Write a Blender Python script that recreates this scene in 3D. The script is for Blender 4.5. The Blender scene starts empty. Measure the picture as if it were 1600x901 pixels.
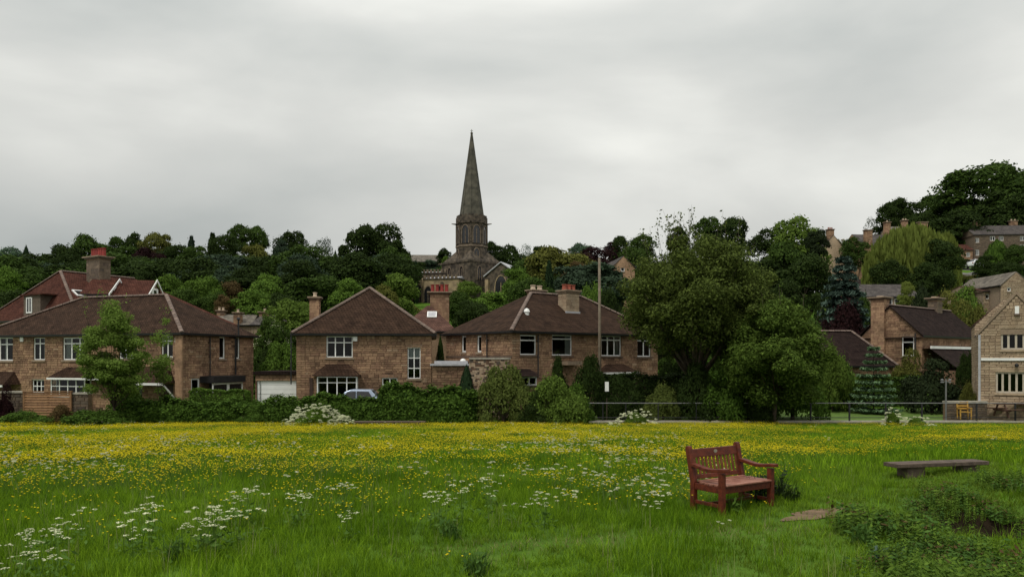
import bpy, math, random
import numpy as np
from mathutils import Vector, Matrix
R = math.radians
S = bpy.context.scene
COL = S.collection
rnd = random.Random(7)
# ------------------------------------------------------------------ camera
F, CX, HY, EYE = 1156.0, 800.0, 560.0, 2.1     # focal length in photo pixels, centre column, horizon row, eye height
cam = bpy.data.cameras.new('camera'); camo = bpy.data.objects.new('camera', cam); COL.objects.link(camo)
cam.lens = 36.0 * F / 1600.0; cam.sensor_width = 36.0
cam.shift_y = (HY - 450.5) / 1600.0
cam.clip_start = 0.1; cam.clip_end = 5000
camo.location = (0, 0, EYE); camo.rotation_euler = (R(90), 0, 0)
S.camera = camo
# ------------------------------------------------------------------ world: overcast sky
W = bpy.data.worlds.new("World"); S.world = W; W.use_nodes = True
nt = W.node_tree; nt.nodes.clear()
SUN_EL, SUN_ROT = 58.0, 215.0
def N(t, **k):
    n = nt.nodes.new(t)
    for a, b in k.items(): setattr(n, a, b)
    return n
out = N('ShaderNodeOutputWorld')
bg1 = N('ShaderNodeBackground'); bg2 = N('ShaderNodeBackground'); mixb = N('ShaderNodeMixShader')
sky = N('ShaderNodeTexSky', sky_type='NISHITA'); sky.sun_disc = False
sky.sun_elevation = R(SUN_EL); sky.sun_rotation = R(SUN_ROT)
bg1.inputs[1].default_value = 0.07
nt.links.new(sky.outputs[0], bg1.inputs[0])
tc = N('ShaderNodeTexCoord')
mp = N('ShaderNodeMapping'); mp.inputs['Scale'].default_value = (1.0, 1.0, 2.6); mp.inputs['Location'].default_value = (12.5, 2.0, 3.3)
mp.inputs['Rotation'].default_value = (0, R(-8), 0)
nt.links.new(tc.outputs['Generated'], mp.inputs[0])
no = N('ShaderNodeTexNoise'); no.inputs['Scale'].default_value = 1.7; no.inputs['Detail'].default_value = 6; no.inputs['Roughness'].default_value = 0.47
no.inputs['Distortion'].default_value = 0.25
nt.links.new(mp.outputs[0], no.inputs['Vector'])
cr = N('ShaderNodeValToRGB')
cr.color_ramp.elements[0].position = 0.26; cr.color_ramp.elements[0].color = (0.375, 0.398, 0.388, 1)
cr.color_ramp.elements[1].position = 0.74; cr.color_ramp.elements[1].color = (0.82, 0.82, 0.77, 1)
e = cr.color_ramp.elements.new(0.5); e.color = (0.56, 0.566, 0.54, 1)
nt.links.new(no.outputs['Fac'], cr.inputs[0])
sx = N('ShaderNodeSeparateXYZ'); nt.links.new(tc.outputs['Generated'], sx.inputs[0])
gr = N('ShaderNodeMapRange'); gr.inputs['From Min'].default_value = 0.0; gr.inputs['From Max'].default_value = 1.0
gr.inputs['To Min'].default_value = 0.96; gr.inputs['To Max'].default_value = 2.5
sq = N('ShaderNodeMath', operation='MULTIPLY'); nt.links.new(sx.outputs['Z'], sq.inputs[0]); nt.links.new(sx.outputs['Z'], sq.inputs[1]); nt.links.new(sq.outputs[0], gr.inputs['Value'])
nt.links.new(cr.outputs[0], bg2.inputs[0]); nt.links.new(gr.outputs[0], bg2.inputs[1])
mixb.inputs[0].default_value = 0.97
nt.links.new(bg1.outputs[0], mixb.inputs[1]); nt.links.new(bg2.outputs[0], mixb.inputs[2]); nt.links.new(mixb.outputs[0], out.inputs[0])
# ------------------------------------------------------------------ sun
sl = bpy.data.lights.new('sun', 'SUN'); sl.energy = 1.5; sl.angle = R(10); sl.color = (1, 0.95, 0.86)
so = bpy.data.objects.new('sun', sl); COL.objects.link(so)
az = R(SUN_ROT)                                    # towards the sun: behind the camera, to the left
sd = Vector((math.sin(az) * math.cos(R(SUN_EL)), math.cos(az) * math.cos(R(SUN_EL)), math.sin(R(SUN_EL))))
so.rotation_euler = sd.to_track_quat('Z', 'Y').to_euler()
S.view_settings.view_transform = 'Standard'; S.view_settings.look = 'None'
S.view_settings.exposure = 0.2; S.view_settings.gamma = 1.0
S.render.engine = 'CYCLES'
S.cycles.max_bounces = 5; S.cycles.transparent_max_bounces = 10

# ------------------------------------------------------------------ materials
MATS = {}
def material(name, c1, c2=None, rough=0.8, scale=3.0, bump=0.0, bscale=30.0, metal=0.0, obj_rand=0.0, stain=0.0, detail=4, spec=0.3, lo=.35, hi=.65, coord='Object'):
    m = bpy.data.materials.new(name); m.use_nodes = True; t = m.node_tree; b = t.nodes['Principled BSDF']
    b.inputs['Roughness'].default_value = rough; b.inputs['Metallic'].default_value = metal
    b.inputs['Specular IOR Level'].default_value = spec
    c2 = c2 or tuple(x * 0.8 for x in c1)
    co = t.nodes.new('ShaderNodeTexCoord'); nz = t.nodes.new('ShaderNodeTexNoise')
    nz.inputs['Scale'].default_value = scale; nz.inputs['Detail'].default_value = detail
    src = co.outputs[coord]
    if coord == 'Position':
        pass
    t.links.new(src, nz.inputs['Vector'])
    rp = t.nodes.new('ShaderNodeValToRGB'); rp.color_ramp.elements[0].position = lo; rp.color_ramp.elements[1].position = hi
    rp.color_ramp.elements[0].color = (*c1, 1); rp.color_ramp.elements[1].color = (*c2, 1)
    t.links.new(nz.outputs['Fac'], rp.inputs[0]); last = rp.outputs[0]
    if obj_rand:
        oi = t.nodes.new('ShaderNodeObjectInfo'); hs = t.nodes.new('ShaderNodeHueSaturation')
        mr = t.nodes.new('ShaderNodeMapRange'); mr.inputs['To Min'].default_value = 1 - obj_rand; mr.inputs['To Max'].default_value = 1 + obj_rand
        t.links.new(oi.outputs['Random'], mr.inputs['Value']); t.links.new(mr.outputs[0], hs.inputs['Value'])
        t.links.new(last, hs.inputs['Color']); last = hs.outputs[0]
    if stain:
        ge = t.nodes.new('ShaderNodeNewGeometry'); n3 = t.nodes.new('ShaderNodeTexNoise'); n3.inputs['Scale'].default_value = .55; n3.inputs['Detail'].default_value = 6; n3.inputs['Roughness'].default_value = .65
        t.links.new(ge.outputs['Position'], n3.inputs['Vector']); r3 = t.nodes.new('ShaderNodeValToRGB'); r3.color_ramp.elements[0].position = .36; r3.color_ramp.elements[1].position = .62
        k = 1 - stain; r3.color_ramp.elements[0].color = (k, k, k * .97, 1); r3.color_ramp.elements[1].color = (1.1, 1.08, 1.03, 1); t.links.new(n3.outputs['Fac'], r3.inputs[0])
        m3 = t.nodes.new('ShaderNodeMix'); m3.data_type = 'RGBA'; m3.blend_type = 'MULTIPLY'; m3.inputs['Factor'].default_value = 1
        t.links.new(last, m3.inputs['A']); t.links.new(r3.outputs[0], m3.inputs['B']); last = m3.outputs['Result']
    t.links.new(last, b.inputs['Base Color'])
    if bump:
        n2 = t.nodes.new('ShaderNodeTexNoise'); n2.inputs['Scale'].default_value = bscale; n2.inputs['Detail'].default_value = 5
        t.links.new(src, n2.inputs['Vector'])
        bp = t.nodes.new('ShaderNodeBump'); bp.inputs['Strength'].default_value = bump; bp.inputs['Distance'].default_value = 0.03
        t.links.new(n2.outputs['Fac'], bp.inputs['Height']); t.links.new(bp.outputs[0], b.inputs['Normal'])
    MATS[name] = m; return m

def leaf_material(name, dark, light, trans=0.22, rough=0.55, objv=0.12, worldvar=None):
    m = bpy.data.materials.new(name); m.use_nodes = True; t = m.node_tree; b = t.nodes['Principled BSDF']; o = t.nodes['Material Output']
    at = t.nodes.new('ShaderNodeAttribute'); at.attribute_name = 'tint'
    mx = t.nodes.new('ShaderNodeMix'); mx.data_type = 'RGBA'
    mx.inputs['A'].default_value = (*dark, 1); mx.inputs['B'].default_value = (*light, 1)
    t.links.new(at.outputs['Fac'], mx.inputs['Factor'])
    oi = t.nodes.new('ShaderNodeObjectInfo'); hs = t.nodes.new('ShaderNodeHueSaturation')
    mr = t.nodes.new('ShaderNodeMapRange'); mr.inputs['To Min'].default_value = 1 - objv; mr.inputs['To Max'].default_value = 1 + objv
    t.links.new(oi.outputs['Random'], mr.inputs['Value']); t.links.new(mr.outputs[0], hs.inputs['Value'])
    t.links.new(mx.outputs['Result'], hs.inputs['Color']); last = hs.outputs[0]
    if worldvar:
        ge = t.nodes.new('ShaderNodeNewGeometry'); nz = t.nodes.new('ShaderNodeTexNoise'); nz.inputs['Scale'].default_value = 0.35; nz.inputs['Detail'].default_value = 3
        t.links.new(ge.outputs['Position'], nz.inputs['Vector'])
        m2 = t.nodes.new('ShaderNodeMix'); m2.data_type = 'RGBA'; m2.blend_type = 'MULTIPLY'; m2.inputs['Factor'].default_value = 1
        rp = t.nodes.new('ShaderNodeValToRGB'); rp.color_ramp.elements[0].position = .38; rp.color_ramp.elements[1].position = .62
        rp.color_ramp.elements[0].color = (*worldvar, 1); rp.color_ramp.elements[1].color = (1, 1, 1, 1)
        t.links.new(nz.outputs['Fac'], rp.inputs[0]); t.links.new(last, m2.inputs['A']); t.links.new(rp.outputs[0], m2.inputs['B']); last = m2.outputs['Result']
    t.links.new(last, b.inputs['Base Color']); b.inputs['Roughness'].default_value = .8; b.inputs['Specular IOR Level'].default_value = 0.06
    tr = t.nodes.new('ShaderNodeBsdfTranslucent'); t.links.new(last, tr.inputs['Color'])
    ms = t.nodes.new('ShaderNodeMixShader'); ms.inputs[0].default_value = trans
    t.links.new(b.outputs[0], ms.inputs[1]); t.links.new(tr.outputs[0], ms.inputs[2]); t.links.new(ms.outputs[0], o.inputs['Surface'])
    MATS[name] = m; return m

def roof_material(name, c1, c2, course=0.26, tile=0.2):
    m = bpy.data.materials.new(name); m.use_nodes = True; t = m.node_tree; b = t.nodes['Principled BSDF']
    b.inputs['Roughness'].default_value = 0.9; b.inputs['Specular IOR Level'].default_value = 0.05
    co = t.nodes.new('ShaderNodeTexCoord'); sp = t.nodes.new('ShaderNodeSeparateXYZ'); t.links.new(co.outputs['Object'], sp.inputs[0])
    ad = t.nodes.new('ShaderNodeMath'); ad.operation = 'ADD'; t.links.new(sp.outputs[0], ad.inputs[0]); t.links.new(sp.outputs[1], ad.inputs[1])
    mu = t.nodes.new('ShaderNodeMath'); mu.operation = 'MULTIPLY'; mu.inputs[1].default_value = 1.7; t.links.new(sp.outputs[2], mu.inputs[0])
    cb = t.nodes.new('ShaderNodeCombineXYZ'); t.links.new(ad.outputs[0], cb.inputs[0]); t.links.new(mu.outputs[0], cb.inputs[1])
    br = t.nodes.new('ShaderNodeTexBrick'); br.inputs['Scale'].default_value = 1.0
    br.inputs['Brick Width'].default_value = tile; br.inputs['Row Height'].default_value = course; br.inputs['Mortar Size'].default_value = 0.014
    br.inputs['Color1'].default_value = (*c1, 1); br.inputs['Color2'].default_value = (*c2, 1)
    br.inputs['Mortar'].default_value = (*[x * .35 for x in c1], 1); br.inputs['Mortar Smooth'].default_value = 0.3
    t.links.new(cb.outputs[0], br.inputs['Vector'])
    nz = t.nodes.new('ShaderNodeTexNoise'); nz.inputs['Scale'].default_value = 1.6; nz.inputs['Detail'].default_value = 9; nz.inputs['Roughness'].default_value = .75; t.links.new(co.outputs['Object'], nz.inputs['Vector'])
    rp = t.nodes.new('ShaderNodeValToRGB'); rp.color_ramp.elements[0].position = .36; rp.color_ramp.elements[1].position = .66
    rp.color_ramp.elements[0].color = (.5, .5, .5, 1); rp.color_ramp.elements[1].color = (1.18, 1.15, 1.08, 1)
    t.links.new(nz.outputs['Fac'], rp.inputs[0])
    m2 = t.nodes.new('ShaderNodeMix'); m2.data_type = 'RGBA'; m2.blend_type = 'MULTIPLY'; m2.inputs['Factor'].default_value = 1
    t.links.new(br.outputs['Color'], m2.inputs['A']); t.links.new(rp.outputs[0], m2.inputs['B']); t.links.new(m2.outputs['Result'], b.inputs['Base Color'])
    bp = t.nodes.new('ShaderNodeBump'); bp.inputs['Strength'].default_value = .6; bp.inputs['Distance'].default_value = 0.03; bp.invert = True
    t.links.new(br.outputs['Fac'], bp.inputs['Height']); t.links.new(bp.outputs[0], b.inputs['Normal'])
    MATS[name] = m; return m

def glass_material(name):
    m = bpy.data.materials.new(name); m.use_nodes = True; t = m.node_tree; o = t.nodes['Material Output']; t.nodes.remove(t.nodes['Principled BSDF'])
    tr = t.nodes.new('ShaderNodeBsdfTransparent'); tr.inputs[0].default_value = (.55, .6, .6, 1)
    gl = t.nodes.new('ShaderNodeBsdfGlossy'); gl.inputs['Roughness'].default_value = 0.03
    fr = t.nodes.new('ShaderNodeFresnel'); fr.inputs[0].default_value = 1.4
    ms = t.nodes.new('ShaderNodeMixShader'); t.links.new(fr.outputs[0], ms.inputs[0]); t.links.new(tr.outputs[0], ms.inputs[1]); t.links.new(gl.outputs[0], ms.inputs[2])
    t.links.new(ms.outputs[0], o.inputs['Surface']); MATS[name] = m; return m

# gritstone in five tones, warm brown
TONES = [(.38, .245, .16), (.31, .19, .13), (.235, .145, .10), (.44, .31, .215), (.14, .088, .064)]
STONE = [material(f'gritstone_{i}', c, tuple(x * .72 for x in c), .9, 6, .5, 25, stain=.42, obj_rand=.12, spec=.06) for i, c in enumerate(TONES)]
PTONES = [(.42, .325, .235), (.36, .27, .19), (.31, .23, .165), (.40, .31, .23), (.25, .185, .135)]
PSTONE = [material(f'pale_gritstone_{i}', c, tuple(x * .76 for x in c), .9, 6, .5, 25, stain=.25, obj_rand=.1, spec=.06) for i, c in enumerate(PTONES)]
GTONES = [(.16, .12, .085), (.12, .09, .068), (.2, .15, .105), (.1, .078, .06), (.14, .11, .08)]
GSTONE = [material(f'sooty_gritstone_{i}', c, tuple(x * .7 for x in c), .9, 5, .5, 20) for i, c in enumerate(GTONES)]
MORTAR = material('mortar', (.2, .135, .09), (.27, .185, .125), .95, 8, .4, 40, stain=.4, spec=.05)
PMORTAR = material('pale_mortar', (.2, .15, .11), (.27, .2, .14), .95, 8, .4, 40)
SILL = material('dressed_stone', (.27, .2, .14), (.2, .15, .105), .85, 4, .3, 30)
DSILL = material('dark_dressed_stone', (.09, .06, .045), (.13, .09, .065), .85, 4, .3, 30)
ROOF = roof_material('brown_tiles', (.040, .024, .017), (.060, .036, .026))
REDROOF = roof_material('red_tiles', (.07, .028, .021), (.095, .04, .03))
PINKROOF = roof_material('old_red_tiles', (.1, .055, .045), (.13, .072, .058))
DKROOF = roof_material('dark_slates', (.022, .014, .013), (.033, .022, .020))
SLATE = roof_material('grey_slates', (.075, .067, .067), (.105, .095, .092), .3, .35)
PALESLATE = roof_material('pale_stone_slates', (.14, .125, .11), (.19, .172, .15), .4, .5)
LEAD = material('lead_sheet', (.33, .33, .35), (.42, .42, .44), .5, 3, .1, 10)
RIDGE = material('ridge_tile_clay', (.17, .125, .1), (.12, .085, .07), .85, 5, .3, 30, obj_rand=.2)
WHITE = material('white_paint', (.78, .78, .76), (.7, .7, .68), .45, 2)
BROWNP = material('brown_paint', (.05, .028, .02), (.07, .04, .03), .6, 2)
BLACKP = material('black_paint', (.018, .018, .02), (.028, .027, .028), .5, 4)
GLASS = glass_material('window_glass')
DARKGLASS = material('dark_leaded_glass', (.012, .012, .014), (.02, .02, .022), .12, 4, spec=.5)
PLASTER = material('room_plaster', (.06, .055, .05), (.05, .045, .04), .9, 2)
CURTAIN = material('curtain_cloth', (.6, .58, .54), (.45, .43, .4), .9, 9)
BLIND = material('blind_cloth', (.55, .58, .54), (.5, .52, .49), .9, 20)
TERRA = material('terracotta', (.32, .09, .055), (.22, .06, .04), .8, 6, .2, 20, obj_rand=.15)
REDPOT = material('red_pot_clay', (.26, .035, .028), (.18, .026, .02), .7, 6, .2, 20, obj_rand=.2)
BUFFPOT = material('buff_pot_clay', (.5, .4, .3), (.4, .31, .23), .8, 6, .2, 20)
BARK = material('bark', (.045, .033, .024), (.085, .065, .045), .95, 5, .8, 18)
TIMBER = material('grey_timber', (.06, .042, .032), (.11, .08, .06), .85, 9, .5, 40)
POLEM = material('pole_timber', (.12, .095, .068), (.17, .138, .1), .85, 4, .4, 20)
FENCEM = material('larch_fence_board', (.27, .15, .07), (.19, .1, .05), .8, 5, .4, 30, obj_rand=.15)
REDWOOD = material('varnished_redwood', (.125, .026, .011), (.065, .014, .007), .5, 14, .3, 60, spec=.22, obj_rand=.1)
IRON = material('galvanised_iron', (.2, .2, .2), (.14, .14, .14), .55, 6, metal=.3)
SOIL = material('bare_soil', (.19, .13, .085), (.11, .078, .052), .95, 7, .8, 22, spec=.05)
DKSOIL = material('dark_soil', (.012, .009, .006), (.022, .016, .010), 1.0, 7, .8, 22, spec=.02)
PALEWOOD = material('worn_pale_redwood', (.28, .13, .09), (.17, .06, .038), .5, 10, .3, 60, spec=.3, obj_rand=.12)
TANWOOD = material('worn_tan_redwood', (.17, .06, .025), (.11, .032, .014), .6, 14, .3, 60, spec=.2, obj_rand=.15)
BRASS = material('brass_plate', (.5, .45, .36), (.4, .36, .3), .35, 8, metal=.8)
COPING = material('concrete_coping', (.36, .33, .27), (.26, .24, .2), .9, 5, .4, 25)
TARMAC = material('tarmac', (.09, .085, .08), (.13, .125, .12), .9, 7, .4, 40)

# foliage
L_DARK = leaf_material('leaf_dark_green', (.008, .016, .004), (.034, .056, .012))
L_MID = leaf_material('leaf_mid_green', (.013, .028, .006), (.058, .098, .018))
L_BRIGHT = leaf_material('leaf_bright_green', (.03, .066, .010), (.12, .2, .03))
L_OLIVE = leaf_material('leaf_olive', (.034, .042, .009), (.14, .145, .032))
L_RUST = leaf_material('leaf_rusty_olive', (.055, .034, .014), (.12, .085, .035))
L_WILLOW = leaf_material('leaf_willow', (.075, .10, .018), (.175, .215, .045), trans=.32)
L_COPPER = leaf_material('leaf_copper_beech', (.013, .006, .007), (.028, .011, .011))
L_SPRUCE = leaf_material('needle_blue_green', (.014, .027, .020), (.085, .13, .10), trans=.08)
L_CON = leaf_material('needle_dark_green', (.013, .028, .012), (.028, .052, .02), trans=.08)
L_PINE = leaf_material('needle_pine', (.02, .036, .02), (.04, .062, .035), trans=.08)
L_BIG = leaf_material('leaf_streamside_tree', (.016, .026, .006), (.125, .165, .034), trans=.3)
L_SECOND = leaf_material('leaf_small_tree', (.03, .055, .009), (.125, .19, .032), trans=.3)
L_YOUNG = leaf_material('leaf_young_tree', (.07, .12, .016), (.2, .29, .06), trans=.4)
L_HEDGE = leaf_material('leaf_hedge', (.014, .034, .005), (.085, .15, .022))
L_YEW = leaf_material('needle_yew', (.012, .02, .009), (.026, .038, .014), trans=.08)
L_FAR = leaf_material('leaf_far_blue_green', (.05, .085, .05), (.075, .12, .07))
L_BLOSSOM = leaf_material('white_blossom', (.42, .45, .27), (.66, .67, .46), trans=.2)
L_GRASS = leaf_material('grass_blade', (.065, .14, .006), (.25, .395, .022), trans=.42, objv=.22, worldvar=(.58, .66, .5))
L_SHORT = leaf_material('short_grass_blade', (.085, .15, .010), (.15, .235, .026), trans=.35, objv=.2, worldvar=(.75, .7, .7))
L_DRY = leaf_material('dry_grass_blade', (.16, .15, .06), (.24, .21, .1), trans=.3)
L_STEM = leaf_material('flower_stem', (.06, .12, .02), (.09, .16, .03))
L_YELLOW = leaf_material('buttercup_petal', (.74, .55, .008), (.88, .74, .03), trans=.2, objv=.12)
L_WEED = leaf_material('leaf_broad_weed', (.035, .075, .008), (.13, .21, .028), trans=.35, objv=.25)
L_WEEDDK = leaf_material('leaf_comfrey', (.03, .07, .012), (.08, .15, .03), trans=.25, objv=.2)

# ------------------------------------------------------------------ object helpers
def P(px, py, D): return Vector(((px - CX) / F * D, D, EYE + (HY - py) / F * D))
def tag(o, label=None, cat=None, group=None, kind=None):
    if label: o['label'] = label
    if cat: o['category'] = cat
    if group: o['group'] = group
    if kind: o['kind'] = kind
    return o
def empty(name, loc, rz=0, label=None, cat=None, group=None):
    o = bpy.data.objects.new(name, None); COL.objects.link(o); o.location = loc; o.rotation_euler = (0, 0, rz); o.empty_display_size = .3
    return tag(o, label, cat, group)
def link(name, me, parent=None, loc=(0, 0, 0), rz=0, scale=None, mat=None):
    o = bpy.data.objects.new(name, me); COL.objects.link(o); o.location = loc
    o.rotation_euler = (0, 0, rz) if not hasattr(rz, '__len__') else rz
    if scale is not None: o.scale = scale
    if parent is not None: o.parent = parent
    if mat is not None:
        o.material_slots[0].link = 'OBJECT'; o.material_slots[0].material = mat
    return o
class MB:
    def __init__(s): s.v = []; s.f = []; s.m = []; s.mats = []
    def mi(s, mat):
        if mat not in s.mats: s.mats.append(mat)
        return s.mats.index(mat)
    def poly(s, pts, faces, mat=None):
        b = len(s.v); s.v += [tuple(p) for p in pts]; k = s.mi(mat)
        for f in faces: s.f.append([b + i for i in f]); s.m.append(k)
        return s
    def box(s, x0, x1, y0, y1, z0, z1, mat=None, M=None):
        p = [Vector(q) for q in ((x0, y0, z0), (x1, y0, z0), (x1, y1, z0), (x0, y1, z0), (x0, y0, z1), (x1, y0, z1), (x1, y1, z1), (x0, y1, z1))]
        if M is not None: p = [M @ q for q in p]
        return s.poly(p, [(0, 3, 2, 1), (4, 5, 6, 7), (0, 1, 5, 4), (1, 2, 6, 5), (2, 3, 7, 6), (3, 0, 4, 7)], mat)
    def prism(s, pts, ext, mat=None):                 # polygon extruded by a vector
        n = len(pts); p = [Vector(q) for q in pts]; q = [a + Vector(ext) for a in p]
        fs = [tuple(range(n)), tuple(range(2 * n - 1, n - 1, -1))] + [(i, n + i, n + (i + 1) % n, (i + 1) % n) for i in range(n)]
        return s.poly(p + q, fs, mat)
    def tube(s, pts, rad, n=8, mat=None, cap=True):
        pts = [Vector(p) for p in pts]; rad = rad if hasattr(rad, '__len__') else [rad] * len(pts); rings = []
        for i, p in enumerate(pts):
            d = (pts[min(i + 1, len(pts) - 1)] - pts[max(i - 1, 0)]).normalized()
            a = d.orthogonal().normalized() if abs(d.z) < .95 else Vector((1, 0, 0)); a = (a - d * a.dot(d)).normalized(); b = d.cross(a)
            rings.append([p + (a * math.cos(2 * math.pi * k / n) + b * math.sin(2 * math.pi * k / n)) * rad[i] for k in range(n)])
        vs = [v for r in rings for v in r]; fs = []
        for i in range(len(pts) - 1):
            for k in range(n): fs.append((i * n + k, i * n + (k + 1) % n, (i + 1) * n + (k + 1) % n, (i + 1) * n + k))
        if cap: fs += [tuple(range(n - 1, -1, -1)), tuple(range((len(pts) - 1) * n, len(pts) * n))]
        return s.poly(vs, fs, mat)
    def lathe(s, prof, n=10, c=(0, 0), mat=None):      # prof: (radius, z)
        vs = [(c[0] + r * math.cos(2 * math.pi * (k + .5) / n), c[1] + r * math.sin(2 * math.pi * (k + .5) / n), z) for r, z in prof for k in range(n)]
        fs = [(i * n + k, i * n + (k + 1) % n, (i + 1) * n + (k + 1) % n, (i + 1) * n + k) for i in range(len(prof) - 1) for k in range(n)]
        fs += [tuple(range(n - 1, -1, -1)), tuple(range((len(prof) - 1) * n, len(prof) * n))]
        return s.poly(vs, fs, mat)
    def mesh(s, name, mat=None, smooth=False):
        me = bpy.data.meshes.new(name); me.from_pydata(s.v, [], s.f)
        for m in s.mats: me.materials.append(m or mat)
        me.polygons.foreach_set('material_index', s.m)
        if smooth: me.polygons.foreach_set('use_smooth', [True] * len(s.f))
        me.update(); return me
    def build(s, name, mat=None, parent=None, loc=(0, 0, 0), rz=0, smooth=False, bevel=0):
        o = link(name, s.mesh(name, mat, smooth), parent, loc, rz)
        if bevel:
            b = o.modifiers.new('bevel', 'BEVEL'); b.width = bevel; b.segments = 2; b.limit_method = 'ANGLE'
        return o

def quads_mesh(name, V, mat, tint=None, n=4, mats=None, midx=None):   # V: (N, n, 3)
    V = np.asarray(V, dtype=np.float32); Nq = V.shape[0]
    me = bpy.data.meshes.new(name); me.vertices.add(Nq * n); me.vertices.foreach_set('co', V.reshape(-1))
    me.loops.add(Nq * n); me.loops.foreach_set('vertex_index', np.arange(Nq * n, dtype=np.int32))
    me.polygons.add(Nq); me.polygons.foreach_set('loop_start', np.arange(0, Nq * n, n, dtype=np.int32))
    me.polygons.foreach_set('loop_total', np.full(Nq, n, dtype=np.int32))
    for m in (mats or [mat]): me.materials.append(m)
    if midx is not None: me.polygons.foreach_set('material_index', np.asarray(midx, dtype=np.int32))
    a = me.attributes.new('tint', 'FLOAT', 'FACE')
    a.data.foreach_set('value', (np.random.rand(Nq) if tint is None else tint).astype(np.float32))
    me.update(); me.validate(); return me
def rdirs(rg, n):
    d = rg.normal(size=(n, 3)); return d / np.linalg.norm(d, axis=1)[:, None]
def leaves(rg, C, Nn, size, aspect=.55, jitter=.8, sq=1.0):   # diamond leaves at centres C facing roughly Nn
    n = len(C); nn = Nn + rdirs(rg, n) * jitter; nn /= np.linalg.norm(nn, axis=1)[:, None] + 1e-9
    a = np.cross(nn, rdirs(rg, n)); a /= np.linalg.norm(a, axis=1)[:, None] + 1e-9; b = np.cross(nn, a)
    s = (size * rg.uniform(.6, 1.3, n))[:, None] if np.isscalar(size) else (size * rg.uniform(.6, 1.3, n))[:, None]
    f = np.array([1, 1, sq]); a = a * f; b = b * f
    return np.stack([C - a * s, C - b * s * aspect, C + a * s, C + b * s * aspect], axis=1)

def scatter(name, srcs, pts, rot, scl, idx=None, **tg):
    """one object whose geometry nodes instance the source meshes on its points"""
    pts = np.asarray(pts, np.float32); n = len(pts)
    me = bpy.data.meshes.new(name); me.vertices.add(n); me.vertices.foreach_set('co', pts.reshape(-1))
    rot = np.asarray(rot, np.float32); scl = np.asarray(scl, np.float32)
    if rot.ndim == 1: rot = np.stack([np.zeros(n), np.zeros(n), rot], 1).astype(np.float32)
    if scl.ndim == 1: scl = np.stack([scl] * 3, 1)
    a = me.attributes.new('rot', 'FLOAT_VECTOR', 'POINT'); a.data.foreach_set('vector', rot.reshape(-1).astype(np.float32))
    a = me.attributes.new('scl', 'FLOAT_VECTOR', 'POINT'); a.data.foreach_set('vector', scl.reshape(-1).astype(np.float32))
    a = me.attributes.new('idx', 'INT', 'POINT'); a.data.foreach_set('value', (np.zeros(n) if idx is None else idx).astype(np.int32))
    o = link(name, me); tag(o, **tg)
    g = bpy.data.node_groups.new(name + '_nodes', 'GeometryNodeTree')
    g.interface.new_socket('Geometry', in_out='INPUT', socket_type='NodeSocketGeometry'); g.interface.new_socket('Geometry', in_out='OUTPUT', socket_type='NodeSocketGeometry')
    gi = g.nodes.new('NodeGroupInput'); go = g.nodes.new('NodeGroupOutput'); ip = g.nodes.new('GeometryNodeInstanceOnPoints'); jn = g.nodes.new('GeometryNodeJoinGeometry')
    for me_ in reversed(srcs):
        so_ = bpy.data.objects.new('scatter_source', me_)
        oi = g.nodes.new('GeometryNodeObjectInfo'); oi.inputs['Object'].default_value = so_; oi.inputs['As Instance'].default_value = True
        g.links.new(oi.outputs['Geometry'], jn.inputs[0])
    g.links.new(gi.outputs[0], ip.inputs['Points']); g.links.new(jn.outputs[0], ip.inputs['Instance'])
    ip.inputs['Pick Instance'].default_value = True
    for nm, ty, so2 in (('rot', 'FLOAT_VECTOR', 'Rotation'), ('scl', 'FLOAT_VECTOR', 'Scale'), ('idx', 'INT', 'Instance Index')):
        na = g.nodes.new('GeometryNodeInputNamedAttribute'); na.data_type = ty; na.inputs['Name'].default_value = nm
        g.links.new([x for x in na.outputs if x.enabled and x.name == 'Attribute'][0], ip.inputs[so2])
    g.links.new(ip.outputs[0], go.inputs[0])
    md = o.modifiers.new('scatter', 'NODES'); md.node_group = g
    return o

# ------------------------------------------------------------------ terrain
TY = [-200, 12, 20, 30, 41, 42.4, 52, 60, 75, 100, 140, 180, 230, 300, 700, 3000]
TZ = [0, 0, -.45, -1.0, -1.68, -1.6, -1.45, -.3, 2.2, 6, 11, 16, 20, 22, 23, 23]
def sstep(a, b, x):
    t = np.clip((x - a) / (b - a), 0, 1); return t * t * (3 - 2 * t)
def terrain(x, y):
    x = np.asarray(x, float); y = np.asarray(y, float)
    z = np.interp(y, TY, TZ)
    z = z + 8.5 * sstep(.35, .6, x / np.maximum(y, 30)) * sstep(75, 150, y) + 4 * sstep(.4, .6, x / np.maximum(y, 30)) * sstep(150, 185, y)
    z = z + .035 * np.sin(x * 1.3 + y * .7) * sstep(60, 8, y) + .05 * np.sin(x * .45 + 1) * np.sin(y * .38) * sstep(60, 6, y)
    # dark hollow in the bank at the near right
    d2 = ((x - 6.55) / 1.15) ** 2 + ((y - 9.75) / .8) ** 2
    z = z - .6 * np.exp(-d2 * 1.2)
    return z
def T(x, y): return float(terrain(x, y))
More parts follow.
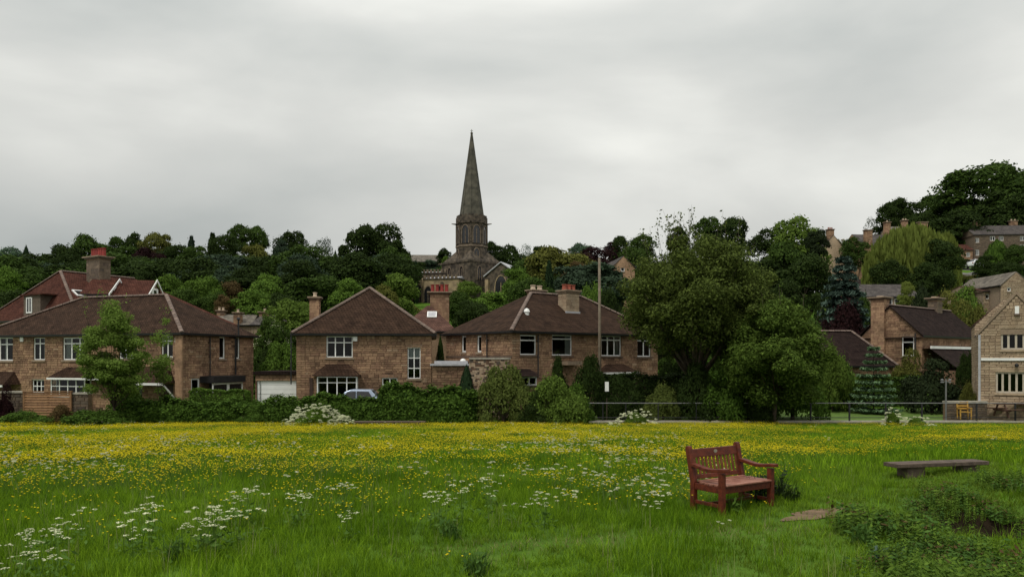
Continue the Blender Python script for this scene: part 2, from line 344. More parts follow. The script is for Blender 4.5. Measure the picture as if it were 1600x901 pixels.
# ------------------------------------------------------------------ ground sheet
def ground_sheet():
    ys = list(np.arange(-60, 4, 8.0)) + list(np.arange(4, 16, .25)) + list(np.arange(16, 46, .7)) + list(np.arange(46, 80, 2)) + list(np.arange(80, 330, 7)) + [360, 420, 520, 700, 1000, 1600, 3000]
    nx = 150; V = []; Fq = []
    for y in ys:
        half = max(14, abs(y) * 1.1 + 8)
        for i in range(nx + 1):
            x = -half + 2 * half * i / nx; V.append((x, y, 0))
    V = np.array(V); V[:, 2] = terrain(V[:, 0], V[:, 1])
    for j in range(len(ys) - 1):
        for i in range(nx):
            a = j * (nx + 1) + i; Fq.append((a, a + 1, a + nx + 2, a + nx + 1))
    m = bpy.data.materials.new('turf'); m.use_nodes = True; t = m.node_tree; b = t.nodes['Principled BSDF']; b.inputs['Roughness'].default_value = .95; b.inputs['Specular IOR Level'].default_value = .05
    co = t.nodes.new('ShaderNodeTexCoord'); n1 = t.nodes.new('ShaderNodeTexNoise'); n1.inputs['Scale'].default_value = .5; n1.inputs['Detail'].default_value = 8; n1.inputs['Roughness'].default_value = .7
    t.links.new(co.outputs['Object'], n1.inputs['Vector'])
    rp = t.nodes.new('ShaderNodeValToRGB'); rp.color_ramp.elements[0].position = .35; rp.color_ramp.elements[1].position = .65
    rp.color_ramp.elements[0].color = (.05, .1, .012, 1); rp.color_ramp.elements[1].color = (.085, .16, .018, 1)
    t.links.new(n1.outputs['Fac'], rp.inputs[0]); t.links.new(rp.outputs[0], b.inputs['Base Color'])
    n2 = t.nodes.new('ShaderNodeTexNoise'); n2.inputs['Scale'].default_value = 14; n2.inputs['Detail'].default_value = 6; t.links.new(co.outputs['Object'], n2.inputs['Vector'])
    bp = t.nodes.new('ShaderNodeBump'); bp.inputs['Distance'].default_value = .06; t.links.new(n2.outputs['Fac'], bp.inputs['Height']); t.links.new(bp.outputs[0], b.inputs['Normal'])
    me = bpy.data.meshes.new('ground'); me.from_pydata([tuple(v) for v in V], [], Fq); me.materials.append(m)
    me.polygons.foreach_set('use_smooth', [True] * len(Fq)); me.update()
    tag(link('ground', me), kind='structure')
ground_sheet()
def sheet(name, cx, cy, rx, ry, mat, dz, seed, rot=0, n=40, rings=5):
    """an irregular patch laid just above the ground"""
    rg = np.random.RandomState(seed); ph = rg.uniform(0, 6.28, 4); vs = []; fs = []
    ct, st = math.cos(rot), math.sin(rot)
    for j in range(rings + 1):
        for k in range(n):
            a = 2 * math.pi * k / n; r = j / rings * (1 + .14 * math.sin(3 * a + ph[0]) + .1 * math.sin(5 * a + ph[1]) + .06 * math.sin(9 * a + ph[2]))
            u, v = r * rx * math.cos(a), r * ry * math.sin(a); x, y = cx + u * ct - v * st, cy + u * st + v * ct
            vs.append((x, y, T(x, y) + dz))
    for j in range(rings):
        for k in range(n): fs.append((j * n + k, j * n + (k + 1) % n, (j + 1) * n + (k + 1) % n, (j + 1) * n + k))
    me = bpy.data.meshes.new(name); me.from_pydata(vs, [], fs); me.materials.append(mat); me.update()
    return tag(link(name, me), kind='structure')
sheet('dirt_patch', 4.2, 10.05, .62, .22, SOIL, .012, 3, rot=.35)
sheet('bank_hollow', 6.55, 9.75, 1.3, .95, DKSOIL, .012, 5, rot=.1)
# lawn and lane behind the railing, lane on the hill
def strip(name, pts, w, mat, dz):
    vs = []; fs = []
    for i, (x, y) in enumerate(pts):
        a = Vector(pts[max(i - 1, 0)]); b = Vector(pts[min(i + 1, len(pts) - 1)]); d = (b - a).normalized(); nn = Vector((-d.y, d.x))
        for s in (-1, -.33, .33, 1):
            q = Vector((x, y)) + nn * s * w / 2; vs.append((q.x, q.y, T(q.x, q.y) + dz))
    for i in range(len(pts) - 1):
        for k in range(3): fs.append((i * 4 + k, i * 4 + k + 1, (i + 1) * 4 + k + 1, (i + 1) * 4 + k))
    me = bpy.data.meshes.new(name); me.from_pydata(vs, [], fs); me.materials.append(mat); me.update()
    return tag(link(name, me), kind='structure')

# ------------------------------------------------------------------ house builder
PIECES = {}
def stone_mesh(w, h, tone, pal):
    k = (round(w, 2), round(h, 2), tone, id(pal))
    if k not in PIECES:
        b = MB(); e = .012; d0, d1 = .03, 0.0
        b.poly([(0, d0, 0), (w, d0, 0), (w, d0, h), (0, d0, h), (e, -.012, e), (w - e, -.012, e), (w - e, -.012, h - e), (e, -.012, h - e)],
               [(4, 5, 6, 7), (0, 1, 5, 4), (1, 2, 6, 5), (2, 3, 7, 6), (3, 0, 4, 7)], pal[tone])
        PIECES[k] = b.mesh('stone')
    return PIECES[k]
RT = {}
def ridge_tile_mesh(L):
    if 'r' not in RT:
        b = MB(); n = 6; vs = []
        for x in (0, L - .02):
            for k in range(n + 1):
                a = math.pi * k / n; vs.append((x, math.cos(a) * .13, math.sin(a) * .11 - .02))
        b.poly(vs, [(k, k + 1, n + 2 + k, n + 1 + k) for k in range(n)] + [tuple(range(n, -1, -1)), tuple(range(n + 1, 2 * n + 2))])
        RT['r'] = b.mesh('ridge_tile', RIDGE)
    return RT['r']

class House:
    def __init__(s, name, label, cat, O, yaw, L, W, z0, ze, pal=None, mortar=None, roofmat=None, over=.25, detail=True, seed=1, group=None):
        s.O = Vector((O[0], O[1], z0)); s.yaw = yaw; s.L = L; s.Wd = W; s.H = ze - z0; s.pal = pal or STONE; s.mortar = mortar or MORTAR
        s.roofmat = roofmat or ROOF; s.over = over; s.detail = detail; s.root = empty(name, s.O, yaw, label, cat, group); s.rg = random.Random(seed); s.stones = []
        s.Rm = Matrix.Rotation(-yaw, 4, 'Z'); s.open = {k: [] for k in 'FRBL'}; s.gables = {}
        s.fm = {'F': ((0, 0, 0), 0, L), 'R': ((L, 0, 0), math.pi / 2, W), 'B': ((L, W, 0), math.pi, L), 'L': ((0, W, 0), -math.pi / 2, W)}
    def local(s, p): return s.Rm @ (Vector(p) - s.O)
    def FM(s, f): o, a, l = s.fm[f]; return Matrix.Translation(o) @ Matrix.Rotation(a, 4, 'Z')
    def hit(s, f, px, py, off=0):                       # (along, height) where a line of sight meets a face of the house
        inv = s.FM(f).inverted() @ s.Rm @ Matrix.Translation(-s.O)
        e = inv @ Vector((0, 0, EYE)); q = inv @ Vector(((px - CX) / F, 1, EYE + (HY - py) / F)); d = q - e
        t = (-off - e.y) / d.y; h = e + d * t; return h.x, h.z
    def rect(s, f, x0, y0, x1, y1, off=0):
        a = s.hit(f, x0, (y0 + y1) / 2, off)[0]; b = s.hit(f, x1, (y0 + y1) / 2, off)[0]
        xm = (x0 + x1) / 2; return min(a, b), max(a, b), s.hit(f, xm, y1, off)[1], s.hit(f, xm, y0, off)[1]
    def part(s, mb, f, name, mat=None, parent=None, **k):
        o, a, l = s.fm[f]; return mb.build(name, mat, s.root, loc=o, rz=a, **k)
    # ---- windows
    def window(s, f, px, cols=2, transom=None, rows=1, frame=WHITE, curtain=None, sill=True, lintel=True, sillmat=None, d=.08, name='window', bars=None, split=None, uv=None, bar=.05):
        u0, u1, v0, v1 = uv or s.rect(f, *px); s.open[f].append((u0, u1, v0, v1))
        mb = MB(); t = bar; y0, y1 = d, d + .06
        us = [u0 + (u1 - u0) * i / cols for i in range(cols + 1)] if split is None else [u0 + (u1 - u0) * q for q in [0] + list(split) + [1]]
        vs = [v0, v1]
        if transom: vs = [v0, v1 - (v1 - v0) * transom, v1]
        if rows > 1: vs = [v0 + (v1 - v0) * i / rows for i in range(rows + 1)]
        mb.box(u0, u1, y0, y1, v0, v0 + t, frame); mb.box(u0, u1, y0, y1, v1 - t, v1, frame)
        mb.box(u0, u0 + t, y0, y1, v0 + t, v1 - t, frame); mb.box(u1 - t, u1, y0, y1, v0 + t, v1 - t, frame)
        for u in us[1:-1]: mb.box(u - t * .55, u + t * .55, y0 + .003, y1 - .003, v0 + t, v1 - t, frame)
        for v in vs[1:-1]: mb.box(u0 + t, u1 - t, y0 - .004, y1 - .006, v - t * .5, v + t * .5, frame)
        w = s.part(mb, f, name)
        for i in range(len(us) - 1):
            for j in range(len(vs) - 1):
                p = MB(); a, b_ = us[i] + t * .5, us[i + 1] - t * .5; c, e_ = vs[j] + t * .5, vs[j + 1] - t * .5
                p.poly([(a, y0 + .03, c), (b_, y0 + .03, c), (b_, y0 + .03, e_), (a, y0 + .03, e_)], [(0, 1, 2, 3)]); p.build('pane', GLASS, w)
        if curtain:
            for (a, b_, c, e_, m) in curtain:
                q = MB(); n = 9; ua = u0 + (u1 - u0) * a; ub = u0 + (u1 - u0) * b_; va = v0 + (v1 - v0) * c; vb = v0 + (v1 - v0) * e_; pts = []
                for k in range(n + 1):
                    x = ua + (ub - ua) * k / n; yy = y1 + .05 + (.025 if k % 2 else 0); pts += [(x, yy, va), (x, yy, vb)]
                q.poly(pts, [(2 * k, 2 * k + 2, 2 * k + 3, 2 * k + 1) for k in range(n)]); q.build('curtain' if m is CURTAIN else 'blind', m, w)
        sm = sillmat or SILL
        if sill: s.part(MB().box(u0 - .08, u1 + .08, -.07, .12, v0 - .12, v0, sm), f, 'sill')
        if lintel: s.part(MB().box(u0 - .12, u1 + .12, -.006, .12, v1, v1 + .2, sm), f, 'lintel')
        return w
    def opening(s, f, px, uv=None):
        q = uv or s.rect(f, *px); s.open[f].append(q); return q
    # ---- walls
    def walls(s, faces='FRBL', stonefaces='FR', gable=None, ymax=None):
        gable = gable or {}
        mb = MB(); th = .28
        for f in faces:
            M = s.FM(f); l = s.fm[f][2]; ops = s.open[f]
            cs = sorted(set([0, l] + [x for o in ops for x in o[:2] if 0 < x < l])); ct = sorted(set([-1.0, s.H] + [x for o in ops for x in o[2:] if -1 < x < s.H]))
            for i in range(len(cs) - 1):
                for j in range(len(ct) - 1):
                    a, b, c, d = cs[i], cs[i + 1], ct[j], ct[j + 1]; mx, mz = (a + b) / 2, (c + d) / 2
                    if any(o[0] < mx < o[1] and o[2] < mz < o[3] for o in ops): continue
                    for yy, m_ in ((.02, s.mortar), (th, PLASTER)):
                        mb.poly([M @ Vector(p) for p in ((a, yy, c), (b, yy, c), (b, yy, d), (a, yy, d))], [(0, 1, 2, 3)], m_)
            for (a, b, c, d) in ops:
                a = max(a, 0); b = min(b, l)
                for q in (((a, .02, c), (a, th, c), (a, th, d), (a, .02, d)), ((b, .02, c), (b, th, c), (b, th, d), (b, .02, d)), ((a, .02, c), (b, .02, c), (b, th, c), (a, th, c)), ((a, .02, d), (b, .02, d), (b, th, d), (a, th, d))):
                    mb.poly([M @ Vector(p) for p in q], [(0, 1, 2, 3)], s.mortar)
            if f in gable:
                us, vz = gable[f]
                for yy, m_ in ((.02, s.mortar), (th, PLASTER)):
                    mb.poly([M @ Vector(p) for p in ((0, yy, s.H), (l, yy, s.H), (us, yy, vz))], [(0, 1, 2)], m_)
        # a floor between the storeys and a ceiling keep the rooms dark
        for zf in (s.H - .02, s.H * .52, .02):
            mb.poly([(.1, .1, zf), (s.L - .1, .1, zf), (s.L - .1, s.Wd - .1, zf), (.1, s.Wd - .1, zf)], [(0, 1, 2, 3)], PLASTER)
        mb.build('wall', None, s.root)
        for f in stonefaces: s.lay_stones(f, gable.get(f))
    def lay_stones(s, f, gab=None, s0=0, s1=None, t0=-.6, t1=None, ops=None):
        l = s.fm[f][2]; s1 = l if s1 is None else s1; t1 = s.H if t1 is None else t1; ops = s.open[f] if ops is None else ops; z = t0; rg = s.rg; row = 0
        top = gab[1] if gab else t1
        while z < top - .08:
            h = rg.choice([.11, .13, .15, .18, .21]); h = min(h, top - z); row += 1
            lo, hi = s0, s1
            if z + h > t1:
                if not gab: h = t1 - z
                else:
                    fr = (z + h - t1) / (gab[1] - t1); lo = s0 + (gab[0] - s0) * min(fr, 1); hi = s1 - (s1 - gab[0]) * min(fr, 1)
            segs = [(lo, hi)]
            for (a, b, c, d) in ops:
                if c < z + h - .03 and d > z + .03:
                    ns = []
                    for (p, q) in segs:
                        if b <= p or a >= q: ns.append((p, q)); continue
                        if a - p > .06: ns.append((p, a))
                        if q - b > .06: ns.append((b, q))
                    segs = ns
            for (p, q) in segs:
                x = p; first = True
                while x < q - .03:
                    w = rg.choice([.18, .22, .26, .3, .35, .4, .48, .6])
                    if first and p <= s0 + 1e-6: w = .55 if row % 2 else .3
                    if q - x - w < .14: w = q - x
                    first = False
                    s.stones.append((f, x, z, w, h, min(4, int(abs(rg.gauss(0, 1.35)))))); x += w
            z += h
    def finish(s, budget=300):
        if not s.stones: return
        s.stones.sort(key=lambda q: -q[3] * q[4] * (1 if q[2] > .9 else .15)); g = .012
        cache = {}
        for (f, x, z, w, h, t) in s.stones[:budget]:
            w2 = round((w - g) / .02) * .02; h2 = round(h - g, 2); M = s.FM(f); o, a, l = s.fm[f]
            link('stone', stone_mesh(max(w2, .06), h2, t, s.pal), s.root, M @ Vector((x, 0, z)), a)
        rest = s.stones[budget:]
        if rest:
            mb = MB(); e = .012
            for (f, x, z, w, h, t) in rest:
                M = s.FM(f); w -= g; h -= g
                pts = [(0, .03, 0), (w, .03, 0), (w, .03, h), (0, .03, h), (e, -.01, e), (w - e, -.01, e), (w - e, -.01, h - e), (e, -.01, h - e)]
                mb.poly([M @ (Vector(p) + Vector((x, 0, z))) for p in pts], [(4, 5, 6, 7), (0, 1, 5, 4), (1, 2, 6, 5), (2, 3, 7, 6), (3, 0, 4, 7)], s.pal[t])
            tag(mb.build('stonework', None, s.root), kind='stuff')
    # ---- roof on the eaves rectangle with ridge R0-R1 (local u, w), height rise above the eaves
    def roof(s, R0, R1, rise, axis='u', gut='FR', tiles=True, mat=None, th=.1, hips=(1, 1), tilemat=None):
        o = s.over; L, Wd, H = s.L, s.Wd, s.H; mat = mat or s.roofmat; zt = H + .06
        A, B, C, D = (-o, -o), (L + o, -o), (L + o, Wd + o), (-o, Wd + o)
        a3, b3, c3, d3 = [Vector((*q, zt)) for q in (A, B, C, D)]; r0 = Vector((*R0, H + rise)); r1 = Vector((*R1, H + rise)); s.r0, s.r1 = r0, r1
        if axis == 'u': faces = [(a3, b3, r1, r0), (b3, c3, r1), (c3, d3, r0, r1), (d3, a3, r0)]
        else: faces = [(a3, b3, r0), (b3, c3, r1, r0), (c3, d3, r1), (d3, a3, r0, r1)]
        mb = MB()
        skip = set()
        if axis == 'w': skip |= ({0} if R0[1] < .3 else set()) | ({2} if R1[1] > Wd - .3 else set())
        else: skip |= ({3} if R0[0] < .3 else set()) | ({1} if R1[0] > L - .3 else set())
        for i, fc in enumerate(faces):
            if i in skip: continue
            mb.prism(fc[::-1], (0, 0, -th), mat)
        s.roofo = mb.build('roof', None, s.root)
        f = MB()
        if not (axis == 'w' and R0[1] < .3): f.box(-o + .02, L + o - .02, -o + .02, 0, H - .1, H - .045, BROWNP)
        f.box(L, L + o - .02, 0, Wd, H - .1, H - .045, BROWNP).box(-o + .02, 0, 0, Wd, H - .1, H - .045, BROWNP)
        f.build('soffit', None, s.root)
        for g in gut:
            M = s.FM(g); l = s.fm[g][2]; q = MB()
            q.prism([M @ Vector(p) for p in ((-o, -o - .1, H + .05), (-o, -o, H + .05), (-o, -o, H - .07), (-o, -o - .07, H - .07))], M.to_3x3() @ Vector((l + 2 * o, 0, 0)), BLACKP); q.build('gutter', None, s.root)
        if tiles:
            lines = [(r0, r1)]
            if axis == 'u': lines += [(a3, r0), (b3, r1)]
            else: lines += [(a3, r0), (b3, r0)]
            for (p, q) in lines:
                d = q - p; n = int(d.length / .45)
                if n < 1: continue
                M = d.to_track_quat('X', 'Z').to_euler()
                for k in range(n): link('ridge_tile', ridge_tile_mesh(.45), s.root, p + d * (k / n) + Vector((0, 0, .03)), M)
    def roof_hit(s, px, py, face='F'):                   # where a line of sight meets the front slope
        e = s.local((0, 0, EYE)); q = s.local(((px - CX) / F, 1, EYE + (HY - py) / F)); d = q - e; o = s.over
        a = {'F': Vector((-o, -o, s.H + .06)), 'L': Vector((-o, s.Wd, s.H + .06)), 'R': Vector((s.L + o, 0, s.H + .06))}[face]
        b = {'F': Vector((s.L, -o, s.H + .06)), 'L': Vector((-o, 0, s.H + .06)), 'R': Vector((s.L + o, s.Wd, s.H + .06))}[face]
        n = (b - a).cross(s.r0 - a if face != 'R' else s.r1 - a); t = n.dot(a - e) / n.dot(d); return e + d * t
    def pipe(s, f, px, y0, y1, r=.04, off=.12):
        u, _ = s.hit(f, px, (y0 + y1) / 2); _, vt = s.hit(f, px, y0); _, vb = s.hit(f, px, y1)
        s.part(MB().tube([(u, -off, vb), (u, -off, vt)], r, 8, BLACKP).box(u - .07, u + .07, -off, 0, vt - .4, vt - .34, BLACKP), f, 'downpipe')
    def chimney(s, c, zb, zt, w, d, pots=2, potmat=None, pal=None, poth=.45, potr=.13, oversail=.07, name='chimney', alongy=False, capmat=None, mat=None):
        """stack standing at local (x, y), body courses of stone, oversailing cap and separate pots"""
        x, y = c; pal = pal or s.pal; mb = MB(); mb.box(x - w / 2, x + w / 2, y - d / 2, y + d / 2, zb, zt, mat or s.mortar)
        z = zb + .02; rg = s.rg
        while z < zt - .3:
            h = rg.choice([.18, .22, .26])
            for (ax, fixed, span) in (('x', y - d / 2, w), ('y', x + w / 2, d), ('y', x - w / 2, d)):
                q = -span / 2
                while q < span / 2 - .02:
                    ww = min(rg.choice([.3, .4, .5]), span / 2 - q)
                    if span / 2 - q - ww < .12: ww = span / 2 - q
                    a, b = q + .008, q + ww - .008; m = pal[min(4, int(abs(rg.gauss(0, 1.3))))]
                    if ax == 'x': mb.box(x + a, x + b, fixed - .015, fixed + .02, z, min(z + h - .015, zt - .12), m)
                    else:
                        sg = 1 if fixed > x else -1; mb.box(fixed - .02 * sg, fixed + .015 * sg, y + a, y + b, z, min(z + h - .015, zt - .12), m)
                    q += ww
            z += h
        ch = mb.build(name, None, s.root)
        cp = MB(); cp.box(x - w / 2 - oversail, x + w / 2 + oversail, y - d / 2 - oversail, y + d / 2 + oversail, zt - .13, zt, capmat or pal[4]).box(x - w / 2 - oversail * 2, x + w / 2 + oversail * 2, y - d / 2 - oversail * 2, y + d / 2 + oversail * 2, zt + .002, zt + .1, capmat or SILL)
        cp.build('chimney_cap', None, ch)
        for i in range(pots):
            tt = (i + .5) / pots - .5; cx, cy = (x, y + tt * d) if alongy else (x + tt * w, y)
            MB().lathe([(potr * 1.15, zt + .1), (potr, zt + .18), (potr * .85, zt + poth - .08), (potr * 1.1, zt + poth - .06), (potr * 1.1, zt + poth), (potr * .7, zt + poth)], 10, (cx, cy), potmat or TERRA).build('chimney_pot', None, ch)
        return ch
    def alarm(s, f, px, py):
        u, v = s.hit(f, px, py); s.part(MB().box(u - .13, u + .13, -.08, 0, v - .15, v + .15, WHITE), f, 'alarm_box')
    def bay(s, f, px, cols, transom=.3, depth=.55, roofpx=None, fascia=False, base=True, roofmat=None):
        u0, u1, v0, v1 = s.rect(f, *px, off=depth); o, a, l = s.fm[f]; t = .055
        s.opening(f, None, (u0 + .05, u1 - .05, v0, v1 - .1))
        mb = MB(); us = [u0 + (u1 - u0) * i / cols for i in range(cols + 1)]; vt = v1 - (v1 - v0) * transom
        y0, y1 = -depth, -depth + .07
        for v in (v0, v1 - t): mb.box(u0, u1, y0, y1, v, v + t, WHITE)
        for i, u in enumerate(us): mb.box(u - t * .6, u + t * .6, y0 - .004, y1 - .004, v0 + t, v1 - t, WHITE)
        mb.box(u0 + t * .6, u1 - t * .6, y0 + .004, y1 - .01, vt - t * .45, vt + t * .45, WHITE)
        for sx in (u0 - t * .6, u1 - t * .4):
            for v in (v0, vt - t * .45, v1 - t): mb.box(sx, sx + t, y1, 0, v, v + t, WHITE)
            mb.box(sx, sx + t, -.09, 0, v0 + t, v1 - t, WHITE)
        w = s.part(mb, f, 'bay_window')
        for i in range(cols):
            for (c, e) in ((v0 + t, vt - t * .45), (vt + t * .45, v1 - t)):
                MB().poly([(us[i] + .03, y0 + .03, c), (us[i + 1] - .03, y0 + .03, c), (us[i + 1] - .03, y0 + .03, e), (us[i] + .03, y0 + .03, e)], [(0, 1, 2, 3)]).build('pane', GLASS, w)
        for sx in (u0, u1):
            MB().poly([(sx, y1, v0 + t), (sx, 0, v0 + t), (sx, 0, v1 - t), (sx, y1, v1 - t)], [(0, 1, 2, 3)]).build('pane', GLASS, w)
        if base: s.part(MB().box(u0 - .03, u1 + .03, y0, 0, -1.0, v0 - .01, s.pal[1]), f, 'bay_base')
        # hipped tiled hood
        ru0, ru1, rv0, rv1 = s.rect(f, *roofpx, off=depth); e0 = Vector((ru0, y0 - .22, rv0)); e1 = Vector((ru1, y0 - .22, rv0)); k = min(.9, (ru1 - ru0) * .28)
        b0 = Vector((ru0, 0, rv0)); b1 = Vector((ru1, 0, rv0)); t0 = Vector((ru0 + k, 0.01, rv1)); t1 = Vector((ru1 - k, 0.01, rv1)); rb = MB()
        rb.poly([e0, e1, t1, t0, b0, b1], [(0, 1, 2, 3), (1, 5, 2), (4, 0, 3), (0, 4, 5, 1)], roofmat or s.roofmat)
        s.part(rb, f, 'bay_roof')
        if fascia: s.part(MB().box(ru0, ru1, y0 - .25, y0 - .2, rv0 - .12, rv0 + .0, WHITE).box(ru1 - .04, ru1 + .02, y0 - .2, 0, rv0 - .12, rv0, WHITE), f, 'bay_fascia')
        return w
# ================================================================== the three front houses
YB = R(6)
# ---- detached house in the middle
o = P(463, 560, 46.0)
HB = House('stone_house', 'detached stone house under a pointed pyramid tiled roof, standing in the middle of the row', 'house', (o.x, o.y), YB, 8.35, 9.5, -1.5, P(0, 522, 46).z, seed=3)
HB.window('F', (510, 525, 551, 558), 3, transom=.3, bar=.06, curtain=[(0, .07, 0, 1, CURTAIN), (.93, 1, 0, 1, CURTAIN)])
HB.window('F', (637, 543, 657, 591), 2, rows=3, curtain=[(0, 1, .62, 1, BLIND)], sillmat=SILL)
HB.window('F', (597, 590, 621, 611), 2, rows=2, bar=.06)
HB.bay('F', (496, 588, 557, 622), 4, .28, .6, (487, 568, 563, 587))
HB.alarm('F', 555, 529)
HB.walls(stonefaces='FR')
HB.roof((HB.L / 2, 3.8), (HB.L / 2, 5.7), P(0, 450, 50.3).z - P(0, 522, 46).z, axis='w', gut='FRL')
HB.pipe('L', 458, 525, 600)
l = HB.local(P(484, 480, 50)); HB.chimney((l.x + .35, l.y), 3.2, P(0, 466, 50).z - HB.O.z, .62, .62, 1, BUFFPOT, poth=.4)
HB.part(MB().box(*HB.rect('F', 484, 596, 489, 622)[:2], -.1, .01, -1, HB.rect('F', 484, 575, 489, 590)[2], BROWNP), 'F', 'downpipe')
HB.finish(300)
# ---- left house: corner at photo column 287
A_DIR = (math.cos(R(-19)), math.sin(R(-19))); k = P(284, 560, 46.0); LA = 17.6
HA = House('stone_house', 'long stone house with a wide brown roof at the left edge, behind the young tree', 'house', (k.x - A_DIR[0] * LA, k.y - A_DIR[1] * LA), R(-19), LA, 6.8, -1.5, P(0, 521, 46).z, seed=5)
HA.window('F', (-12, 527, 20, 563), 3, transom=.3, bar=.07, curtain=[(.5, .62, 0, 1, CURTAIN), (.9, 1, 0, 1, CURTAIN)])
HA.window('F', (52, 527, 70, 562), 2, transom=.27, bar=.06, curtain=[(.72, 1, 0, 1, CURTAIN)])
HA.window('F', (98, 527, 136, 562), 3, transom=.27, bar=.07, curtain=[(0, .3, 0, 1, CURTAIN)])
HA.window('F', (186, 526, 214, 560), 3, transom=.27, bar=.07)
HA.window('F', (252, 523, 270, 558), 2, transom=.27, bar=.07)
HA.window('F', (50, 593, 69, 613), 3, rows=2, bar=.05)
HA.bay('F', (80, 592, 132, 620), 4, .4, .5, (78, 573, 166, 590), fascia=True)
HA.window('F', (188, 597, 222, 628), 3, transom=.3, bar=.07)
d0 = HA.rect('F', 254, 600, 271, 640); HA.opening('F', None, d0)
HA.part(MB().box(d0[0], d0[1], .1, .16, d0[2], d0[3], BROWNP), 'F', 'door')
HA.window('R', (343, 526, 352, 560), 1, bar=.08, sill=True); HA.window('R', (367, 526, 375, 560), 1, bar=.08)
HA.window('R', (299, 590, 313, 614), 1, bar=.12)
HA.alarm('F', 35, 530); HA.alarm('F', 277, 531)
HA.walls(stonefaces='FR')
HA.roof((LA - 12.0, 3.4), (LA - 4.5, 3.4), P(0, 461, 50.7).z - P(0, 521, 46).z, axis='u', gut='FR')
HA.pipe('R', 326, 526, 608); HA.pipe('R', 366, 520, 585, .055)
pv = HA.hit('R', 366, 500); HA.part(MB().tube([(pv[0], -.35, HA.H), (pv[0], -.35, pv[1])], .055, 8, BLACKP).lathe([(.1, pv[1]), (.13, pv[1] + .05), (.1, pv[1] + .16), (.03, pv[1] + .2)], 8, (pv[0], -.35), BLACKP), 'R', 'vent_pipe')
# white porch canopy on a bracket
c0 = HA.rect('F', 190, 573, 274, 597)
HA.part(MB().poly([(c0[0], -1.0, c0[2]), (c0[1], -1.0, c0[2]), (c0[1], 0, c0[2]), (c0[0], 0, c0[2]), (c0[0] + .4, 0, c0[3]), (c0[1] - .4, 0, c0[3])], [(0, 1, 5, 4), (1, 2, 5), (3, 0, 4), (0, 3, 2, 1)], ROOF), 'F', 'porch_roof')
HA.part(MB().box(c0[0], c0[1], -1.05, -1.0, c0[2] - .14, c0[2], WHITE).prism([(c0[1] - .1, -.95, c0[2] - .14), (c0[1] - .1, -.85, c0[2] - .14), (c0[1] - .1, -.02, c0[2] - .9), (c0[1] - .1, -.02, c0[2] - 1.05)], (.09, 0, 0), WHITE), 'F', 'porch_fascia')
c1 = HA.rect('F', -25, 580, 33, 600)
HA.part(MB().poly([(c1[0], -1.3, c1[2]), (c1[1], -1.3, c1[2]), (c1[1], 0, c1[2]), (c1[0], 0, c1[2]), (c1[0] + .4, 0, c1[3]), (c1[1] - .6, 0, c1[3])], [(0, 1, 5, 4), (1, 2, 5), (3, 0, 4), (0, 3, 2, 1)], ROOF), 'F', 'porch_roof')
HA.part(MB().box(c1[0], c1[1], -1.36, -1.3, c1[2] - .13, c1[2], WHITE).box(c1[0] + 1.2, c1[0] + 1.3, -1.25, -1.15, -1, c1[2] - .13, WHITE).box(c1[1] - .1, c1[1], -1.25, -1.15, -1, c1[2] - .13, BROWNP), 'F', 'porch_fascia')
pil = HA.rect('F', 272, 524, 286, 640)
HA.part(MB().box(pil[1] - .5, pil[1] + .03, -.14, -.02, -1, HA.H - .12, STONE[0]), 'F', 'pilaster')
# dark flat roofed lean-to on the side
e0 = HA.rect('R', 330, 587, 380, 597, off=.9)
lt = HA.part(MB().box(e0[0], e0[1], -1.1, 0, e0[2], e0[3], BLACKP), 'R', 'lean_to_roof')
HA.part(MB().box(e0[0] + .1, e0[1] - .1, -.95, -.88, -1, e0[2] - .8, WHITE).box(e0[0] + .1, e0[0] + .18, -.95, -.88, e0[2] - .8, e0[2], WHITE).box(e0[0] + .1, e0[1] - .1, -.955, -.87, e0[2] - .12, e0[2] - .02, WHITE)
        .box(e0[0] + (e0[1] - e0[0]) * .46, e0[0] + (e0[1] - e0[0]) * .54, -.95, -.88, e0[2] - .8, e0[2], WHITE).box(e0[1] - .18, e0[1] - .1, -.95, -.88, e0[2] - .8, e0[2], WHITE), 'R', 'lean_to_frame')
for q in (.1, .54):
    HA.part(MB().box(e0[0] + (e0[1] - e0[0]) * q, e0[0] + (e0[1] - e0[0]) * (q + .38), -.92, -.91, e0[2] - .8, e0[2] - .1, DARKGLASS), 'R', 'pane')
HA.finish(300)
# ---- right house: corner at photo column 799
HC = House('stone_house', 'large stone house set cornerwise with a stepped stone chimney on its front roof slope', 'house', (0.0, 46.0), R(38), 13.6, 7.5, -1.45, P(0, 518, 46).z, seed=11, over=.28)
HC.window('F', (813, 523, 838, 554), 1, transom=.27, bar=.07, sillmat=DSILL)
HC.window('F', (863, 523, 894, 555), 1, transom=.2, bar=.07, sillmat=DSILL, curtain=[(.72, 1, 0, 1, CURTAIN), (0, .06, 0, 1, CURTAIN)])
HC.window('F', (940, 524, 971, 556), 3, transom=.22, bar=.08, sillmat=DSILL, curtain=[(.78, 1, 0, 1, CURTAIN)])
HC.window('F', (996, 525, 1017, 557), 2, transom=.22, bar=.08, sillmat=DSILL)
HC.window('F', (816, 588, 840, 602), 2, bar=.09, sillmat=DSILL)
HC.bay('F', (955, 583, 992, 604), 3, .3, .45, (940, 568, 995, 581), fascia=True)
HC.window('L', (721, 524, 728, 550), 1, bar=.1); HC.window('L', (745, 524, 752, 550), 1, bar=.1)
HC.walls(stonefaces='FL')
HC.roof((4.6, 3.75), (9.4, 3.75), P(0, 458, 51.8).z - P(0, 518, 46).z, axis='u', gut='FL')
HC.pipe('F', 839, 523, 590); HC.pipe('L', 763, 522, 560)
sb = HC.hit('L', 750, 557)[1]
HC.part(MB().box(0, 7.5, -.04, .02, sb - .05, sb + .06, DSILL), 'L', 'string_course')
e1 = HC.rect('F', 811, 576, 843, 587, off=.8)
